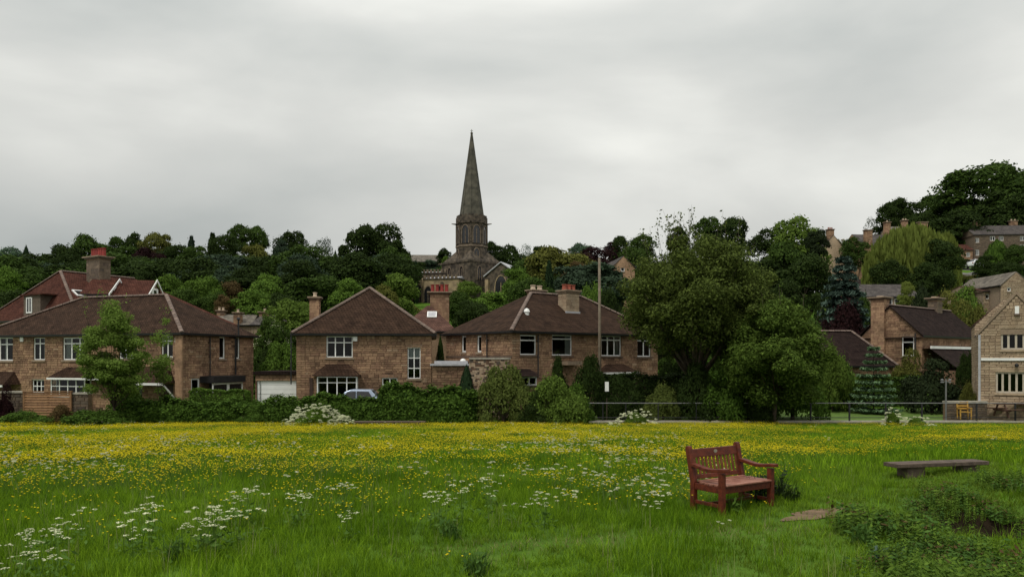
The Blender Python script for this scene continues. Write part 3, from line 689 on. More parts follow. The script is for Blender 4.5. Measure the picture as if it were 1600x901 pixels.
HC.part(MB().poly([(e1[0], -.95, e1[2]), (e1[1], -.95, e1[2]), (e1[1], 0, e1[2]), (e1[0], 0, e1[2]), (e1[0] + .2, 0, e1[3]), (e1[1] - .2, 0, e1[3])], [(0, 1, 5, 4), (1, 2, 5), (3, 0, 4), (0, 3, 2, 1)], DKROOF), 'F', 'porch_roof')
e2 = HC.rect('F', 886, 564, 908, 570, off=.6); HC.part(MB().box(e2[0], e2[1], -.7, 0, e2[2], e2[3], SILL), 'F', 'door_canopy')
r = HC.roof_hit(890, 484); ztop = P(0, 456, 52).z - HC.O.z
HC.chimney((r.x, r.y + .1), r.z - .9, ztop, 1.2, .85, 3, TERRA, pal=PSTONE, poth=.5, potr=.17, mat=PMORTAR)
HC.part(MB().prism([(r.x - .68, r.y - .36, r.z - .12), (r.x - .68, r.y - .36, r.z - .3), (r.x + .68, r.y - .36, r.z - .3), (r.x + .68, r.y - .36, r.z - .12)][::-1], (0, .06, 0), LEAD), 'F', 'chimney_flashing')
l = HC.local(P(838, 460, 56.5)); HC.chimney((l.x, l.y), 4, P(0, 455, 56.5).z - HC.O.z, 1.3, .6, 2, BUFFPOT, poth=.45, potr=.2)
r = HC.roof_hit(823, 490); HC.part(MB().lathe([(.16, r.z - .1), (.16, r.z + .1), (.22, r.z + .12), (.15, r.z + .3), (.03, r.z + .36)], 10, (r.x, r.y), WHITE), 'F', 'roof_vent')
HC.finish(300)
# ---- rubble stone wall in front of the right house
def rubble_wall(name, label, p0, p1, z0, z1, th=.4, cap=True, pal=None, seed=2, cat='wall', budget=300, small=False):
    p0 = Vector(p0); p1 = Vector(p1); d = (p1 - p0); L = d.length; yaw = math.atan2(d.y, d.x); rg = random.Random(seed); pal = pal or GSTONE
    root = empty(name, (p0.x, p0.y, z0), yaw, label, cat); h = z1 - z0
    MB().box(0, L, .03, th - .03, -.3, h, MORTAR).build('core', None, root)
    z = 0; n = 0; restb = MB()
    while z < h - .04:
        c = min(rg.choice([.08, .1, .13] if small else [.12, .16, .2]), h - z); x = 0
        while x < L - .02:
            w = rg.choice([.12, .16, .2, .26] if small else [.2, .25, .3, .4, .5]); w = min(w, L - x)
            if L - x - w < .1: w = L - x
            t = rg.randrange(5); n += 1
            if n <= budget: link('stone', stone_mesh(round(w - .015, 2), round(c - .012, 2), t, pal), root, (x, .012 * rg.random(), z), 0)
            else: restb.box(x, x + w - .015, 0, .05, z, z + c - .012, pal[t])
            x += w
        z += c
    if restb.v: tag(restb.build('stonework', None, root), kind='stuff')
    if cap:
        x = 0
        while x < L - .05:
            w = min(.8, L - x); MB().box(x + .005, x + w - .005, -.05, th + .05, h + .002, h + .1, COPING).build('coping_stone', None, root); x += w
    return root
a = P(733, 560, 44.6); b = P(796, 560, 44.2)
rubble_wall('rubble_wall', 'rough pale rubble stone wall rising behind the bushes, left of the cornerwise house', (a.x, a.y), (b.x, b.y), -1.5, P(0, 561, 44.4).z, pal=[PSTONE[0], GSTONE[3], PSTONE[1], STONE[4], PSTONE[3]], seed=4, small=True)
# ---- flat roofed stone outbuilding
a = P(676, 560, 46.6)
HG = House('outbuilding', 'low stone outbuilding with a grey flat roof beside the pointed roof house', 'outbuilding', (a.x, a.y), R(3), 2.25, 4.5, -1.5, P(0, 571, 46.6).z, seed=21, pal=STONE)
HG.walls(stonefaces='FR')
MB().box(-.15, 2.45, -.2, 4.6, HG.H + .003, HG.H + .12, LEAD).box(.1, 2.2, 0.1, 4.4, HG.H + .122, HG.H + .3, LEAD).build('roof', None, HG.root)
MB().lathe([(.2, HG.H + .3), (.15, HG.H + .4), (.05, HG.H + .45)], 10, (1.9, .6), WHITE).build('roof_vent', None, HG.root)
HG.finish(200)
# ---- garage with a white door
a = P(399, 560, 47.0)
HGA = House('garage', 'flat roofed stone garage with a wide white door between the two left houses', 'garage', (a.x, a.y), R(2), 2.85, 5.5, -1.5, P(0, 585, 47).z, seed=22)
g0 = HGA.rect('F', 401, 594, 467, 640); HGA.opening('F', None, (g0[0], g0[1], -1, g0[3]))
HGA.walls(stonefaces='F')
dr = MB().box(g0[0], g0[1], .13, .16, -.5, g0[3], WHITE).build('garage_door', None, HGA.root)
for i in range(9):
    z = g0[3] - (i + 1) * .29
    MB().box(g0[0] + .02, g0[1] - .02, .1, .13, z + .012, z + .28, WHITE).build('door_panel', None, dr)
MB().box(-.1, HGA.L + .1, -.15, 5.5, HGA.H, HGA.H + .2, DKROOF).build('roof', None, HGA.root)
HGA.finish(60)
# ================================================================== right hand houses
# ---- brown gabled house
k = P(1440, 560, 60.0); YD = R(38.6)
HD = House('stone_house', 'brown stone house with a tall square chimney on its gable, behind the round dark bush', 'house', (k.x, k.y), YD, 12.2, 5.0, -.6, P(0, 525, 60).z, roofmat=DKROOF, seed=31, over=.2)
HD.window('L', (1409, 525, 1428, 556), 1, transom=.3, bar=.09)
HD.walls(stonefaces='FL', gable={'L': (2.5, P(0, 477, 62).z + .6), 'R': (2.5, P(0, 477, 62).z + .6)})
HD.roof((-.15, 2.5), (12.3, 2.5), P(0, 477, 62).z - P(0, 525, 60).z, axis='u', gut='F', tiles=False)
for i in range(27): link('ridge_tile', ridge_tile_mesh(.45), HD.root, (-.15 + i * .46, 2.5, HD.H + (P(0, 477, 62).z - P(0, 525, 60).z) + .03), 0)
l = HD.local(P(1375, 480, 62.8)); HD.chimney((l.x, l.y), 0, P(0, 466, 62.8).z - HD.O.z, .95, 1.1, 1, BUFFPOT, pal=STONE, poth=.2, potr=.25, oversail=.12)
l = HD.local(P(1478, 478, 67)); HD.chimney((l.x, 2.6), 4, P(0, 466, 67).z - HD.O.z, 1.1, .8, 2, BUFFPOT, pal=GSTONE, poth=.2, potr=.2, oversail=.12)
wf = HD.rect('F', 1442, 541, 1529, 545, off=.6)
HD.part(MB().box(0.1, 12, -.75, -.62, wf[2], wf[3], WHITE), 'F', 'white_gutter')
HD.part(MB().poly([(.1, -.6, wf[2]), (12, -.6, wf[2]), (12, -2.8, wf[2] - 1.7), (.1, -2.8, wf[2] - 1.7), (.1, 0, wf[2]), (12, 0, wf[2])], [(3, 2, 1, 0), (0, 1, 5, 4)], DKROOF), 'F', 'lean_to_roof')
HD.part(MB().box(.3, 11.8, -2.6, -.02, -1, wf[2] - 1.75, STONE[2]), 'F', 'lean_to_wall')
HD.pipe('L', 1431, 520, 572, .06)
HD.finish(300)
# ---- low dark roof left of it
k = P(1296, 560, 58)
HL = House('cottage', 'low dark roofed cottage behind the hedge, left of the tall square chimney', 'house', (k.x, k.y), R(4), 5.2, 5.0, -.8, P(0, 572, 58).z, roofmat=DKROOF, seed=33, over=.25)
HL.walls(stonefaces='F')
HL.roof((.3, 2.6), (3.2, 2.6), P(0, 517, 60).z - P(0, 572, 58).z, axis='u', gut='F')
HL.finish(100)
# ---- pale stone house at the right edge, gable to the meadow
k = P(1529, 560, 44.0)
HE = House('stone_house', 'pale stone house with mullioned windows at the right edge, gable facing the meadow', 'house', (k.x, k.y), R(-30), 3.7, 5.5, -1.05, P(0, 523, 44).z, pal=PSTONE, mortar=PMORTAR, seed=41, over=.02, roofmat=SLATE)
for (px, n) in (((1564, 513, 1612, 546), 4), ((1556, 581, 1622, 614), 6)):
    w = HE.window('F', px, n, bar=.1, frame=material('stone_mullion_%d' % n, (.48, .42, .34), (.4, .35, .28), .8, 6), lintel=True, sillmat=PSTONE[0])
HE.walls(stonefaces='FL', gable={'F': (1.86, P(0, 460, 43.1).z + 1.05)})
gz = P(0, 460, 43.1).z + 1.05; rs = gz - HE.H
HE.roof((1.86, 0.1), (1.86, 5.5), rs, axis='w', gut='', tiles=False, mat=SLATE, th=.08)
cp = MB(); cp.prism([(-.12, -.06, HE.H - .1), (-.12, -.06, HE.H + .12), (1.86, -.06, gz + .2), (1.86, -.06, gz)], (0, .3, 0), SILL); cp.build('gable_coping', None, HE.root)
cp = MB(); cp.prism([(3.8, -.06, HE.H + .12), (3.8, -.06, HE.H - .1), (1.863, -.06, gz), (1.863, -.06, gz + .2)], (0, .3, 0), SILL); cp.build('gable_coping', None, HE.root)
b = HE.rect('F', 1533, 559, 1640, 563); HE.part(MB().box(.12, 3.7, -.09, -.015, b[2], b[3], WHITE), 'F', 'white_band')
q = HE.rect('F', 1528, 525, 1532, 625); HE.part(MB().box(-.02, .1, -.1, -.015, -1, HE.H, LEAD), 'F', 'corner_pipe')
v = HE.hit('F', 1589, 484); HE.part(MB().box(v[0] - .1, v[0] + .1, -.05, 0, v[1] - .22, v[1] + .22, WHITE).box(v[0] - .14, v[0] + .14, -.12, 0, v[1] - .32, v[1] - .23, DSILL), 'F', 'wall_niche')
v = HE.hit('F', 1588, 572); HE.part(MB().tube([(v[0], 0, v[1]), (v[0], -.2, v[1] + .05)], .03, 6, BLACKP).lathe([(.08, v[1] - .05), (.11, v[1] + .1), (.03, v[1] + .18)], 8, (v[0], -.2), BLACKP), 'F', 'wall_lamp')
HE.finish(300)
# ---- gabled wing behind the pale house
k = P(1523, 560, 50)
HF = House('stone_wing', 'pale stone gable wing with a plum tiled roof, just behind the right edge house', 'house', (k.x, k.y), R(-30), 3.4, 6, -.9, P(0, 507, 50).z, pal=PSTONE, mortar=PMORTAR, seed=43, over=.05, roofmat=PINKROOF)
gz = P(0, 468, 50).z + .9; HF.walls(stonefaces='FL', gable={'F': (1.7, gz)}); HF.roof((1.7, .1), (1.7, 6), gz - HF.H, axis='w', gut='', tiles=False, th=.08)
HF.finish(120)
# ================================================================== buildings further back
def far_house(name, label, px0, px1, D, ye, yr, zb, W=6, yaw=0, pal=None, mortar=None, roofmat=None, gables='LR', axis='u', wins=(), chims=(), faces='F', stones=0, hip=0, over=.15, cat='house', seed=1, group=None):
    """px0..px1: front wall columns at depth D, ye / yr: rows of eaves and ridge, zb: ground height"""
    k = P(px0, 560, D); L = (px1 - px0) / F * D / max(.3, math.cos(R(yaw)) - (px1 - 800) / F * math.sin(R(yaw)))
    H = House(name, label, cat, (k.x, k.y), R(yaw), L, W, zb, P(0, ye, D).z, pal=pal, mortar=mortar, roofmat=roofmat or SLATE, seed=seed, over=over, group=group)
    Dm = D + W / 2 * math.cos(R(yaw)); rise = P(0, yr, Dm).z - P(0, ye, D).z
    for w in wins: H.window(w[0], w[1:5], w[5] if len(w) > 5 else 2, bar=.09, lintel=False, sill=True, rows=w[6] if len(w) > 6 else 1)
    if axis == 'u':
        g = {} if hip else {f: (W / 2, H.H + rise) for f in 'LR'}
        H.walls(stonefaces=faces if stones else '', gable=g); H.roof((hip, W / 2), (L - hip, W / 2), rise, axis='u', gut='F', tiles=False, th=.07)
    else:
        g = {} if hip else {f: (L / 2, H.H + P(0, yr, D).z - P(0, ye, D).z) for f in 'FB'}
        rise = P(0, yr, D + hip).z - P(0, ye, D).z
        H.walls(stonefaces=faces if stones else '', gable=g); H.roof((L / 2, hip), (L / 2, W - hip), rise, axis='w', gut='L', tiles=False, th=.07)
    if stones: H.finish(stones)
    for c in chims:                                  # (px, ytop, width, pots, potmat[, depth along roof])
        Dc = c[5] if len(c) > 5 else Dm; l = H.local(P(c[0], 500, Dc)); H.chimney((l.x, l.y), H.H * .95, P(0, c[1], Dc).z - H.O.z - .35, c[2], .7, c[3], c[4], poth=.42, pal=GSTONE if c[4] is not BUFFPOT else STONE)
    return H
# ---- big red roofed house behind the left one
Kx, Ky = P(125, 560, 60).xy; ldir = Vector((-.866, .5)); rdir = Vector((.5, .866))
HR = House('red_roofed_house', 'big red tiled house with a massive red potted chimney, behind the left house', 'house', (Kx + ldir.x * 14.8, Ky + ldir.y * 14.8), R(-30), 14.8, 15, -.5, P(0, 497, 60).z, roofmat=REDROOF, seed=51, over=.3)
HR.walls(stonefaces='')
HR.roof((7.4, 2.5), (7.4, 9.5), P(0, 424, 66).z - P(0, 497, 60).z, axis='w', gut='F', tiles=True)
# dormer on the left slope
r = HR.roof_hit(50, 487)
k = P(39, 560, 60.0); u0, w0 = HR.local((k.x, k.y, 0)).xy
dm = MB(); ux = r.x; zz0 = P(0, 489, 62).z - HR.O.z; zz1 = P(0, 459, 62).z - HR.O.z; yy = r.y
dm.box(ux - .95, ux + 1.7, yy - .2, yy + 3.5, zz0 - .3, zz1, GSTONE[1]); dmo = dm.build('dormer', None, HR.root)
MB().box(ux - 1.15, ux + 2.3, yy - .4, yy + 4.2, zz1 + .003, zz1 + .1, REDROOF).build('dormer_roof', None, dmo)
MB().box(ux - .45, ux + .45, yy - .26, yy - .19, zz0 + .1, zz0 + .2, WHITE).box(ux - .45, ux + .45, yy - .26, yy - .19, zz1 - .25, zz1 - .15, WHITE).box(ux - .45, ux - .35, yy - .26, yy - .19, zz0 + .2, zz1 - .25, WHITE).box(ux + .35, ux + .45, yy - .26, yy - .19, zz0 + .2, zz1 - .25, WHITE).box(ux - .04, ux + .04, yy - .25, yy - .19, zz0 + .2, zz1 - .25, WHITE).box(ux - .35, ux + .35, yy - .215, yy - .205, zz0 + .2, zz1 - .25, DARKGLASS).build('window', None, dmo)
# skylight on the right slope
r = HR.roof_hit(126, 459, 'R'); nrm = Vector((1, 0, .7)).normalized()
sk = MB(); e1 = Vector((0, 1, 0)); e2 = Vector((-7.4, 0, 4.4)).normalized(); nn = e1.cross(e2).normalized(); nn = nn if nn.z > 0 else -nn
Msk = Matrix(((e1.x, e2.x, nn.x, r.x), (e1.y, e2.y, nn.y, r.y), (e1.z, e2.z, nn.z, r.z), (0, 0, 0, 1)))
sk.box(-.55, .55, -.5, -.4, .02, .12, WHITE, Msk).box(-.55, .55, .4, .5, .02, .12, WHITE, Msk).box(-.55, -.45, -.4, .4, .02, .12, WHITE, Msk).box(.45, .55, -.4, .4, .02, .12, WHITE, Msk).box(-.45, .45, -.4, .4, .02, .07, DARKGLASS, Msk)
sk.build('skylight', None, HR.root)
l = HR.local(P(154, 420, 66.5)); HR.chimney((l.x, l.y), P(0, 445, 66).z - HR.O.z, P(0, 402, 66).z - HR.O.z, 2.0, 1.0, 6, REDPOT, pal=GSTONE, poth=.85, potr=.17, oversail=.14)
# red wings with white bargeboards
for (a, b, D, ye, yr, lab) in ((160, 229, 64.5, 462, 437, 'red tiled wing with a white bargeboarded gable, right of the massive red potted chimney'), (128, 168, 63.5, 460, 436, 'short red tiled wing with a white bargeboard behind the tip of the young tree')):
    h = far_house('house_wing', lab, a, b, D, ye, yr, -.3, W=4.2, yaw=8, roofmat=REDROOF, seed=a)
    q = MB(); zt = h.r1.z
    for s_ in (-1, 1):
        y1 = 2.1 + s_ * 2.4; q.prism([(h.L + .2, y1, h.H - .1), (h.L + .2, y1, h.H + .08), (h.L + .2, 2.1, zt + .08), (h.L + .2, 2.1, zt - .12)][::s_], (.06, 0, 0), WHITE)
    q.box(h.L + .01, h.L + .05, 1.3, 2.9, h.H + .1, h.H + .9, WHITE).box(h.L + .052, h.L + .06, 1.75, 2.45, h.H + .15, h.H + .7, DARKGLASS)
    q.build('bargeboard', None, h.root)
far_house('chalet_house', 'small white walled house with a grey roof among trees at the far left edge', 4, 36, 120, 434, 424, 5, W=6, yaw=-12, pal=None, mortar=WHITE, roofmat=SLATE, wins=(('F', 12, 437, 18, 443, 2),), seed=61)
far_house('terrace_house', 'low pale stone roofed terrace glimpsed between the left house and the pointed roof house', 330, 392, 80, 508, 491, 2.5, W=5, yaw=3, roofmat=PALESLATE, mortar=PMORTAR, chims=((346, 481, .8, 2, BUFFPOT),), seed=62)
far_house('terrace_house', 'grey roofed cottage with a dark chimney, just left of the blossoming hawthorn', 392, 442, 78, 508, 492, 2.3, W=5, yaw=-6, roofmat=SLATE, mortar=PMORTAR, chims=((414, 483, 1.0, 1, BUFFPOT), (372, 484, .7, 1, BUFFPOT)), seed=63)
h = far_house('red_roofed_house', 'old red tiled house with one white skylight, right behind the pointed roof house', 622, 712, 60, 518, 477, 0, W=7, yaw=4, roofmat=PINKROOF, hip=2.2, seed=64)
r = h.roof_hit(675, 492); e1 = Vector((1, 0, 0)); e2 = Vector((0, 3.5, 2.4)).normalized(); nn = e1.cross(e2)
Msk = Matrix(((e1.x, e2.x, nn.x, r.x), (e1.y, e2.y, nn.y, r.y), (e1.z, e2.z, nn.z, r.z), (0, 0, 0, 1)))
MB().box(-.4, .4, -.45, .45, .02, .1, WHITE, Msk).box(-.32, .32, -.35, .35, .1, .11, LEAD, Msk).build('skylight', None, h.root)
for i in range(int((h.r1 - h.r0).length / .45)): link('ridge_tile', ridge_tile_mesh(.45), h.root, h.r0 + Vector((i * .45, 0, .03)), 0)
l = h.local(P(687, 470, 64)); h.chimney((l.x, l.y), 4, P(0, 458, 64).z - h.O.z, 1.6, .9, 4, REDPOT, pal=STONE, poth=.75, potr=.17, oversail=.13)
far_house('grey_roofed_hall', 'long hall under a pale grey roof on the skyline left of the church tower', 636, 692, 225, 409, 398, 20, W=12, yaw=2, roofmat=PALESLATE, mortar=PMORTAR, seed=65, cat='building')
far_house('cottage', 'row of pale low roofs below the huge dark round tree', 566, 600, 200, 416, 407, 18, W=8, roofmat=PALESLATE, mortar=PMORTAR, seed=66)
far_house('cottage', 'pale gable roofed cottage at the right foot of the huge dark round tree', 601, 628, 195, 417, 407, 18, W=8, roofmat=PALESLATE, mortar=PMORTAR, chims=((622, 403, 1.2, 2, BUFFPOT),), seed=67)
far_house('gabled_house', 'tall gabled sandstone house with one arched attic window, left of the streamside tree', 957, 992, 110, 418, 399, 7, W=9, yaw=8, axis='w', roofmat=SLATE, pal=STONE, mortar=STONE[0], wins=(('F', 970, 411, 976, 424, 1),), seed=68)
far_house('cottage', 'grey slate roof with a single skylit slope, left of the wooden pole top', 908, 938, 118, 441, 427, 7, W=6, yaw=-8, roofmat=SLATE, mortar=PMORTAR, seed=69)
far_house('cottage', 'low stone outbuilding with a dark roof between the wooden pole and the streamside tree', 938, 975, 100, 440, 434, 6, W=5, yaw=0, roofmat=DKROOF, mortar=PMORTAR, seed=70)
h = far_house('gabled_house', 'yellowish gabled house with a brick chimney and two skylights on the right skyline', 1283, 1322, 140, 390, 366, 18, W=10, yaw=12, axis='w', roofmat=SLATE, mortar=PSTONE[0], seed=71)
l = h.local(P(1297, 380, 141)); h.chimney((l.x, l.y), h.H * .95, P(0, 359, 141).z - h.O.z, 1.1, .9, 3, TERRA, pal=STONE)
for p_ in (1311, 1319):
    r = h.roof_hit(p_, 378, 'R'); e1 = Vector((0, 1, 0)); e2 = (h.r1 - Vector((h.L, h.r1.y, h.H))).normalized(); nn = e1.cross(e2); nn = nn if nn.z > 0 else -nn
    Msk = Matrix(((e1.x, e2.x, nn.x, r.x), (e1.y, e2.y, nn.y, r.y), (e1.z, e2.z, nn.z, r.z), (0, 0, 0, 1)))
    MB().box(-.45, .45, -.7, .7, .02, .14, WHITE, Msk).build('skylight', None, h.root)
far_house('manor_house', 'many chimneyed stone house on the hill behind the willow', 1350, 1400, 135, 384, 366, 17, W=8, yaw=6, roofmat=SLATE, mortar=STONE[0], pal=STONE, chims=((1356, 357, 1.3, 0, BUFFPOT, 133), (1386, 345, 1.0, 1, BUFFPOT, 140)), seed=72)
far_house('manor_house', 'pale stone hill house with two stout chimneys just above the crown of the willow', 1400, 1458, 138, 372, 354, 19, W=8, yaw=0, roofmat=PALESLATE, mortar=PSTONE[1], pal=PSTONE, chims=((1413, 342, 1.0, 2, BUFFPOT), (1441, 345, 1.7, 0, BUFFPOT)), seed=73)
far_house('cottage', 'small brown roofed stone cottage wedged between the blue spruce and the willow', 1345, 1382, 112, 446, 436, 9, W=6, yaw=-5, roofmat=DKROOF, mortar=STONE[0], seed=74)
far_house('bungalow', 'low bungalow with a purple grey roof and white windows behind the tall square chimney', 1352, 1438, 86, 464, 444, 5, W=6, yaw=2, roofmat=SLATE, mortar=PMORTAR, wins=(('F', 1368, 466, 1381, 476, 2), ('F', 1387, 466, 1395, 476, 1), ('F', 1398, 466, 1407, 476, 1)), seed=75)
# hillside terrace, a row of three storey houses
hT = far_house('terrace_house', 'dark stone three storey terrace on the hill at the right, under a grey slate roof', 1522, 1640, 150, 367, 353, 18.5, W=8, yaw=-4, roofmat=SLATE, mortar=GSTONE[0], pal=GSTONE,
   wins=(('F', 1524, 372, 1530, 379), ('F', 1524, 390, 1530, 399), ('F', 1523, 410, 1531, 420), ('F', 1547, 369, 1555, 376), ('F', 1561, 369, 1568, 376), ('F', 1594, 369, 1601, 376), ('F', 1594, 382, 1601, 389)), chims=((1525, 345, 1.5, 2, BUFFPOT), (1583, 343, 1.4, 2, BUFFPOT)), faces='F', stones=160, seed=76)
far_house('cottage', 'narrow two storey stone cottage on the left end of the hillside terrace', 1506, 1520, 148, 391, 382, 18.5, W=5, yaw=-4, roofmat=REDROOF, mortar=STONE[0], pal=STONE, wins=(('F', 1510, 394, 1516, 401), ('F', 1509, 411, 1513, 424, 1)), faces='F', stones=80, seed=77)
far_house('stone_house', 'pale stone gabled house with a ball finial, above the right edge house', 1564, 1612, 80, 446, 424, 4, W=8, axis='w', yaw=0, roofmat=PALESLATE, mortar=PMORTAR, pal=PSTONE, faces='F', stones=200, wins=(('F', 1574, 449, 1580, 455, 1),), seed=78)
far_house('stone_house', 'narrow pinkish stone house with one brown window beside the round clipped bushes', 1537, 1553, 82, 455, 447, 3, W=8, yaw=4, roofmat=PINKROOF, mortar=PMORTAR, pal=PSTONE, wins=(('F', 1540, 459, 1546, 467, 1),), faces='F', stones=100, seed=79)
# hillside boundary walls
for (a, b, D, y0, lab) in ((1488, 1508, 146, 405, 'grey boundary wall left of the narrow hillside cottage'), (1484, 1522, 128, 428, 'low tan garden wall below the parked white car'), (1560, 1600, 100, 455, 'dark garden wall on the hill by the right edge')):
    p = P(a, 560, D); q = P(b, 560, D + 2); z1 = P(0, y0, D).z
    rubble_wall('boundary_wall', lab, (p.x, p.y), (q.x, q.y), z1 - 2.0, z1, pal=PSTONE, seed=a, budget=40)
# lane climbing the hill
strip('hill_lane', [(76, 119), (81, 128), (88, 139), (95, 150)], 7, TARMAC, .06)

# ================================================================== church
def church():
    D = 180.0; c = P(737, 560, D); zb = 14.0; root = empty('church', (c.x, c.y, zb), 0, 'old gothic parish church with a tall slender stone spire on an octagonal tower', 'church')
    Z = lambda y: P(0, y, D).z - zb
    SP = material('spire_stone', (.045, .043, .032), (.1, .092, .068), .9, .9, .6, 3)
    TW = material('tower_stone', (.028, .023, .018), (.115, .09, .064), .9, 1.3, .6, 3)
    AI = material('aisle_sandstone', (.36, .27, .16), (.2, .15, .095), .9, .9, .5, 3)
    CHD = material('church_dressings', (.2, .155, .11), (.1, .075, .055), .9, 1.5, .3, 5)
    ZT, ZS, ZP, ZO, ZQ = Z(208), Z(343), Z(352), Z(386), Z(411)
    def ring(r, z, n=8, rot=0): return [(r * math.cos(2 * math.pi * k / n + rot), r * math.sin(2 * math.pi * k / n + rot), z) for k in range(n)]
    def loft(rs, mat, mb, n=8, rot=0):
        b = [ring(r, z, n, rot) for r, z in rs]; vs = [v for q in b for v in q]
        fs = [(i * n + k, i * n + (k + 1) % n, (i + 1) * n + (k + 1) % n, (i + 1) * n + k) for i in range(len(rs) - 1) for k in range(n)]
        mb.poly(vs, fs + [tuple(range(n - 1, -1, -1)), tuple(range((len(rs) - 1) * n, len(rs) * n))], mat); return mb
    rot = -math.pi / 2
    sp = MB(); loft([(3.05, ZP - 1), (3.0, ZS - .4), (.14, ZT)], SP, sp, rot=rot)
    spo = sp.build('spire', None, root)
    for k in range(8):                                  # ribs down the arrises
        a = 2 * math.pi * k / 8 + rot; MB().tube([(3.03 * math.cos(a), 3.03 * math.sin(a), ZS - .4), (.14 * math.cos(a), .14 * math.sin(a), ZT)], [.13, .07], 5, SP).build('rib', None, spo)
    MB().lathe([(.3, ZT - .2), (.35, ZT), (.1, ZT + .25), (.06, ZT + .9)], 8, (0, 0), SP).box(-.35, .35, -.05, .05, ZT + .5, ZT + .58, IRON).build('finial', None, spo)
    tw = MB(); loft([(3.75, ZO), (3.75, ZP - .1), (4.05, ZP + .1), (4.05, ZP + .35), (3.85, ZP + .35), (3.85, ZS + .3), (3.5, ZS + .3), (3.5, ZP + .4)], TW, tw, rot=rot)
    loft([(3.95, ZO - .25), (3.95, ZO + .15)], CHD, tw, rot=rot); two = tw.build('tower', None, root)
    for k in range(8):                                   # merlons and corner gargoyles on the parapet
        a0 = 2 * math.pi * (k + .5) / 8 + rot; nx, ny = math.cos(a0), math.sin(a0); ap = 3.75 * math.cos(math.pi / 8)
        M = Matrix.Translation((0, 0, 0)) @ Matrix.Rotation(a0, 4, 'Z')
        for q in (-.95, .05, 1.05): MB().box(ap - .2, ap - .02, q - .3, q + .3, ZS + .3, ZS + .8, TW, M).build('merlon', None, two)
        a1 = a0 - math.pi / 8; M1 = Matrix.Rotation(a1, 4, 'Z'); MB().tube([M1 @ Vector((3.7, 0, ZP + .2)), M1 @ Vector((4.9, 0, ZP + .35))], [.22, .08], 5, TW).build('gargoyle', None, two)
        # tall two light belfry window with louvres on each face
        gothic(two, M, ap, 0, ZO + .5, 1.7, ZP - ZO - 1.0, TW, CHD)
        MB().box(ap - .1, ap + .14, -1.5, -1.28, ZO, ZP - .1, TW, M).box(ap - .1, ap + .14, 1.28, 1.5, ZO, ZP - .1, TW, M).build('buttress', None, two)
    # lower octagon and broaches down to the square tower
    lo = MB(); loft([(3.8, ZQ), (3.8, ZO - .25)], TW, lo, rot=rot)
    for k in range(4):
        a0 = math.pi / 4 * (2 * k) + rot + 0; M = Matrix.Rotation(a0, 4, 'Z')
        lo.poly([M @ Vector(p) for p in ((7.4 * .96, 0, ZQ), (0, 5.1, ZQ + .02), (0, -5.1, ZQ + .02), (3.4, 0, ZO - .8))], [(0, 1, 3), (0, 3, 2), (1, 2, 3)], TW)
    for k in range(8):
        if k % 2 == 0: M = Matrix.Rotation(2 * math.pi * (k + .5) / 8 + rot, 4, 'Z'); gothic(lo, M, 3.8 * math.cos(math.pi / 8), 0, ZQ + .9, 1.3, 2.2, TW, CHD, mb=True)
    lo.build('broach_stage', None, root)
    Msq = Matrix.Rotation(R(45), 4, 'Z')
    sq = MB(); loft([(7.3, -3), (7.3, ZQ - .5), (7.6, ZQ - .45), (7.6, ZQ)], TW, sq, 4, rot); sqo = sq.build('square_tower', None, root)
    for a in (R(-45), R(-135)):
        M = Matrix.Rotation(a, 4, 'Z')
        for q in (-2.2, 2.2): gothic(sqo, M, 7.3 * math.cos(math.pi / 4), q, ZQ - 4.6, 1.1, 3.2, TW, CHD)
    # transept with pale lead roof, gable towards lower right
    a = P(746, 560, 174); b = P(796, 560, 172)
    tz = lambda y, d=172: P(0, y, d).z - zb
    H = MB(); M = Matrix.Translation((P(783, 0, 170).x - c.x, 170 - D, 0)) @ Matrix.Rotation(R(-28), 4, 'Z')
    w = 4.2; e = tz(431); g = tz(413)
    H.prism([M @ Vector(p) for p in ((-w, 0, -3), (w, 0, -3), (w, 0, e), (0, 0, g), (-w, 0, e))], M.to_3x3() @ Vector((-1.5, 9, 0)), TW); tr = H.build('transept', None, root)
    q = MB()
    for s_ in (-1, 1): q.prism([M @ Vector(p) for p in ((s_ * (w + .35), -.3, e - .25), (0, -.3, g + .15), (0, -.3, g + .4), (s_ * (w + .35), -.3, e + .05))][::s_], M.to_3x3() @ Vector((-1.5, 9.3, 0)), LEAD)
    q.build('roof', None, tr)
    gothic(tr, M @ Matrix.Rotation(R(-90), 4, 'Z'), 0.0, 0, e - 5.2, 3.0, 5.0, TW, AI)
    for s_ in (-3.4, 3.4): MB().prism([M @ Vector(p) for p in ((s_ - .4, 0, -3), (s_ + .4, 0, -3), (s_ + .4, 0, e - 1), (s_ - .4, 0, e - 1))], M.to_3x3() @ Vector((0, -.9, 0)), AI).build('buttress', None, tr)
    # chancel / nave block with battlements
    def block(name, x0, x1, d, y0, y1, depth, merl, mat, wins):
        A = P(x0, 0, d); B = P(x1, 0, d - 2); dv = (B - A); dv.z = 0; L = dv.length; yaw = math.atan2(dv.y, dv.x); M = Matrix.Translation((A.x - c.x, A.y - c.y, 0)) @ Matrix.Rotation(yaw, 4, 'Z'); h = P(0, y0, d).z - zb
        o_ = MB().box(0, L, 0, depth, -4, h, mat, M).box(-.15, L + .15, -.15, depth, h - .05, h + .3, TW, M).build(name, None, root)
        n = merl; w_ = L / n
        for i in range(n): MB().box(i * w_, i * w_ + w_ * .55, -.12, .25, h + .3, h + 1.05, CHD, M).build('merlon', None, o_)
        MB().prism([M @ Vector(p) for p in ((0, .4, h + .3), (0, depth, h + .3), (0, depth / 2, h + .9))], M.to_3x3() @ Vector((L, 0, 0)), LEAD).build('roof', None, o_)
        return o_, M, L, h
    o1, M1, L1, h1 = block('aisle', 662, 717, 172, 437, 0, 6, 9, AI, 0)
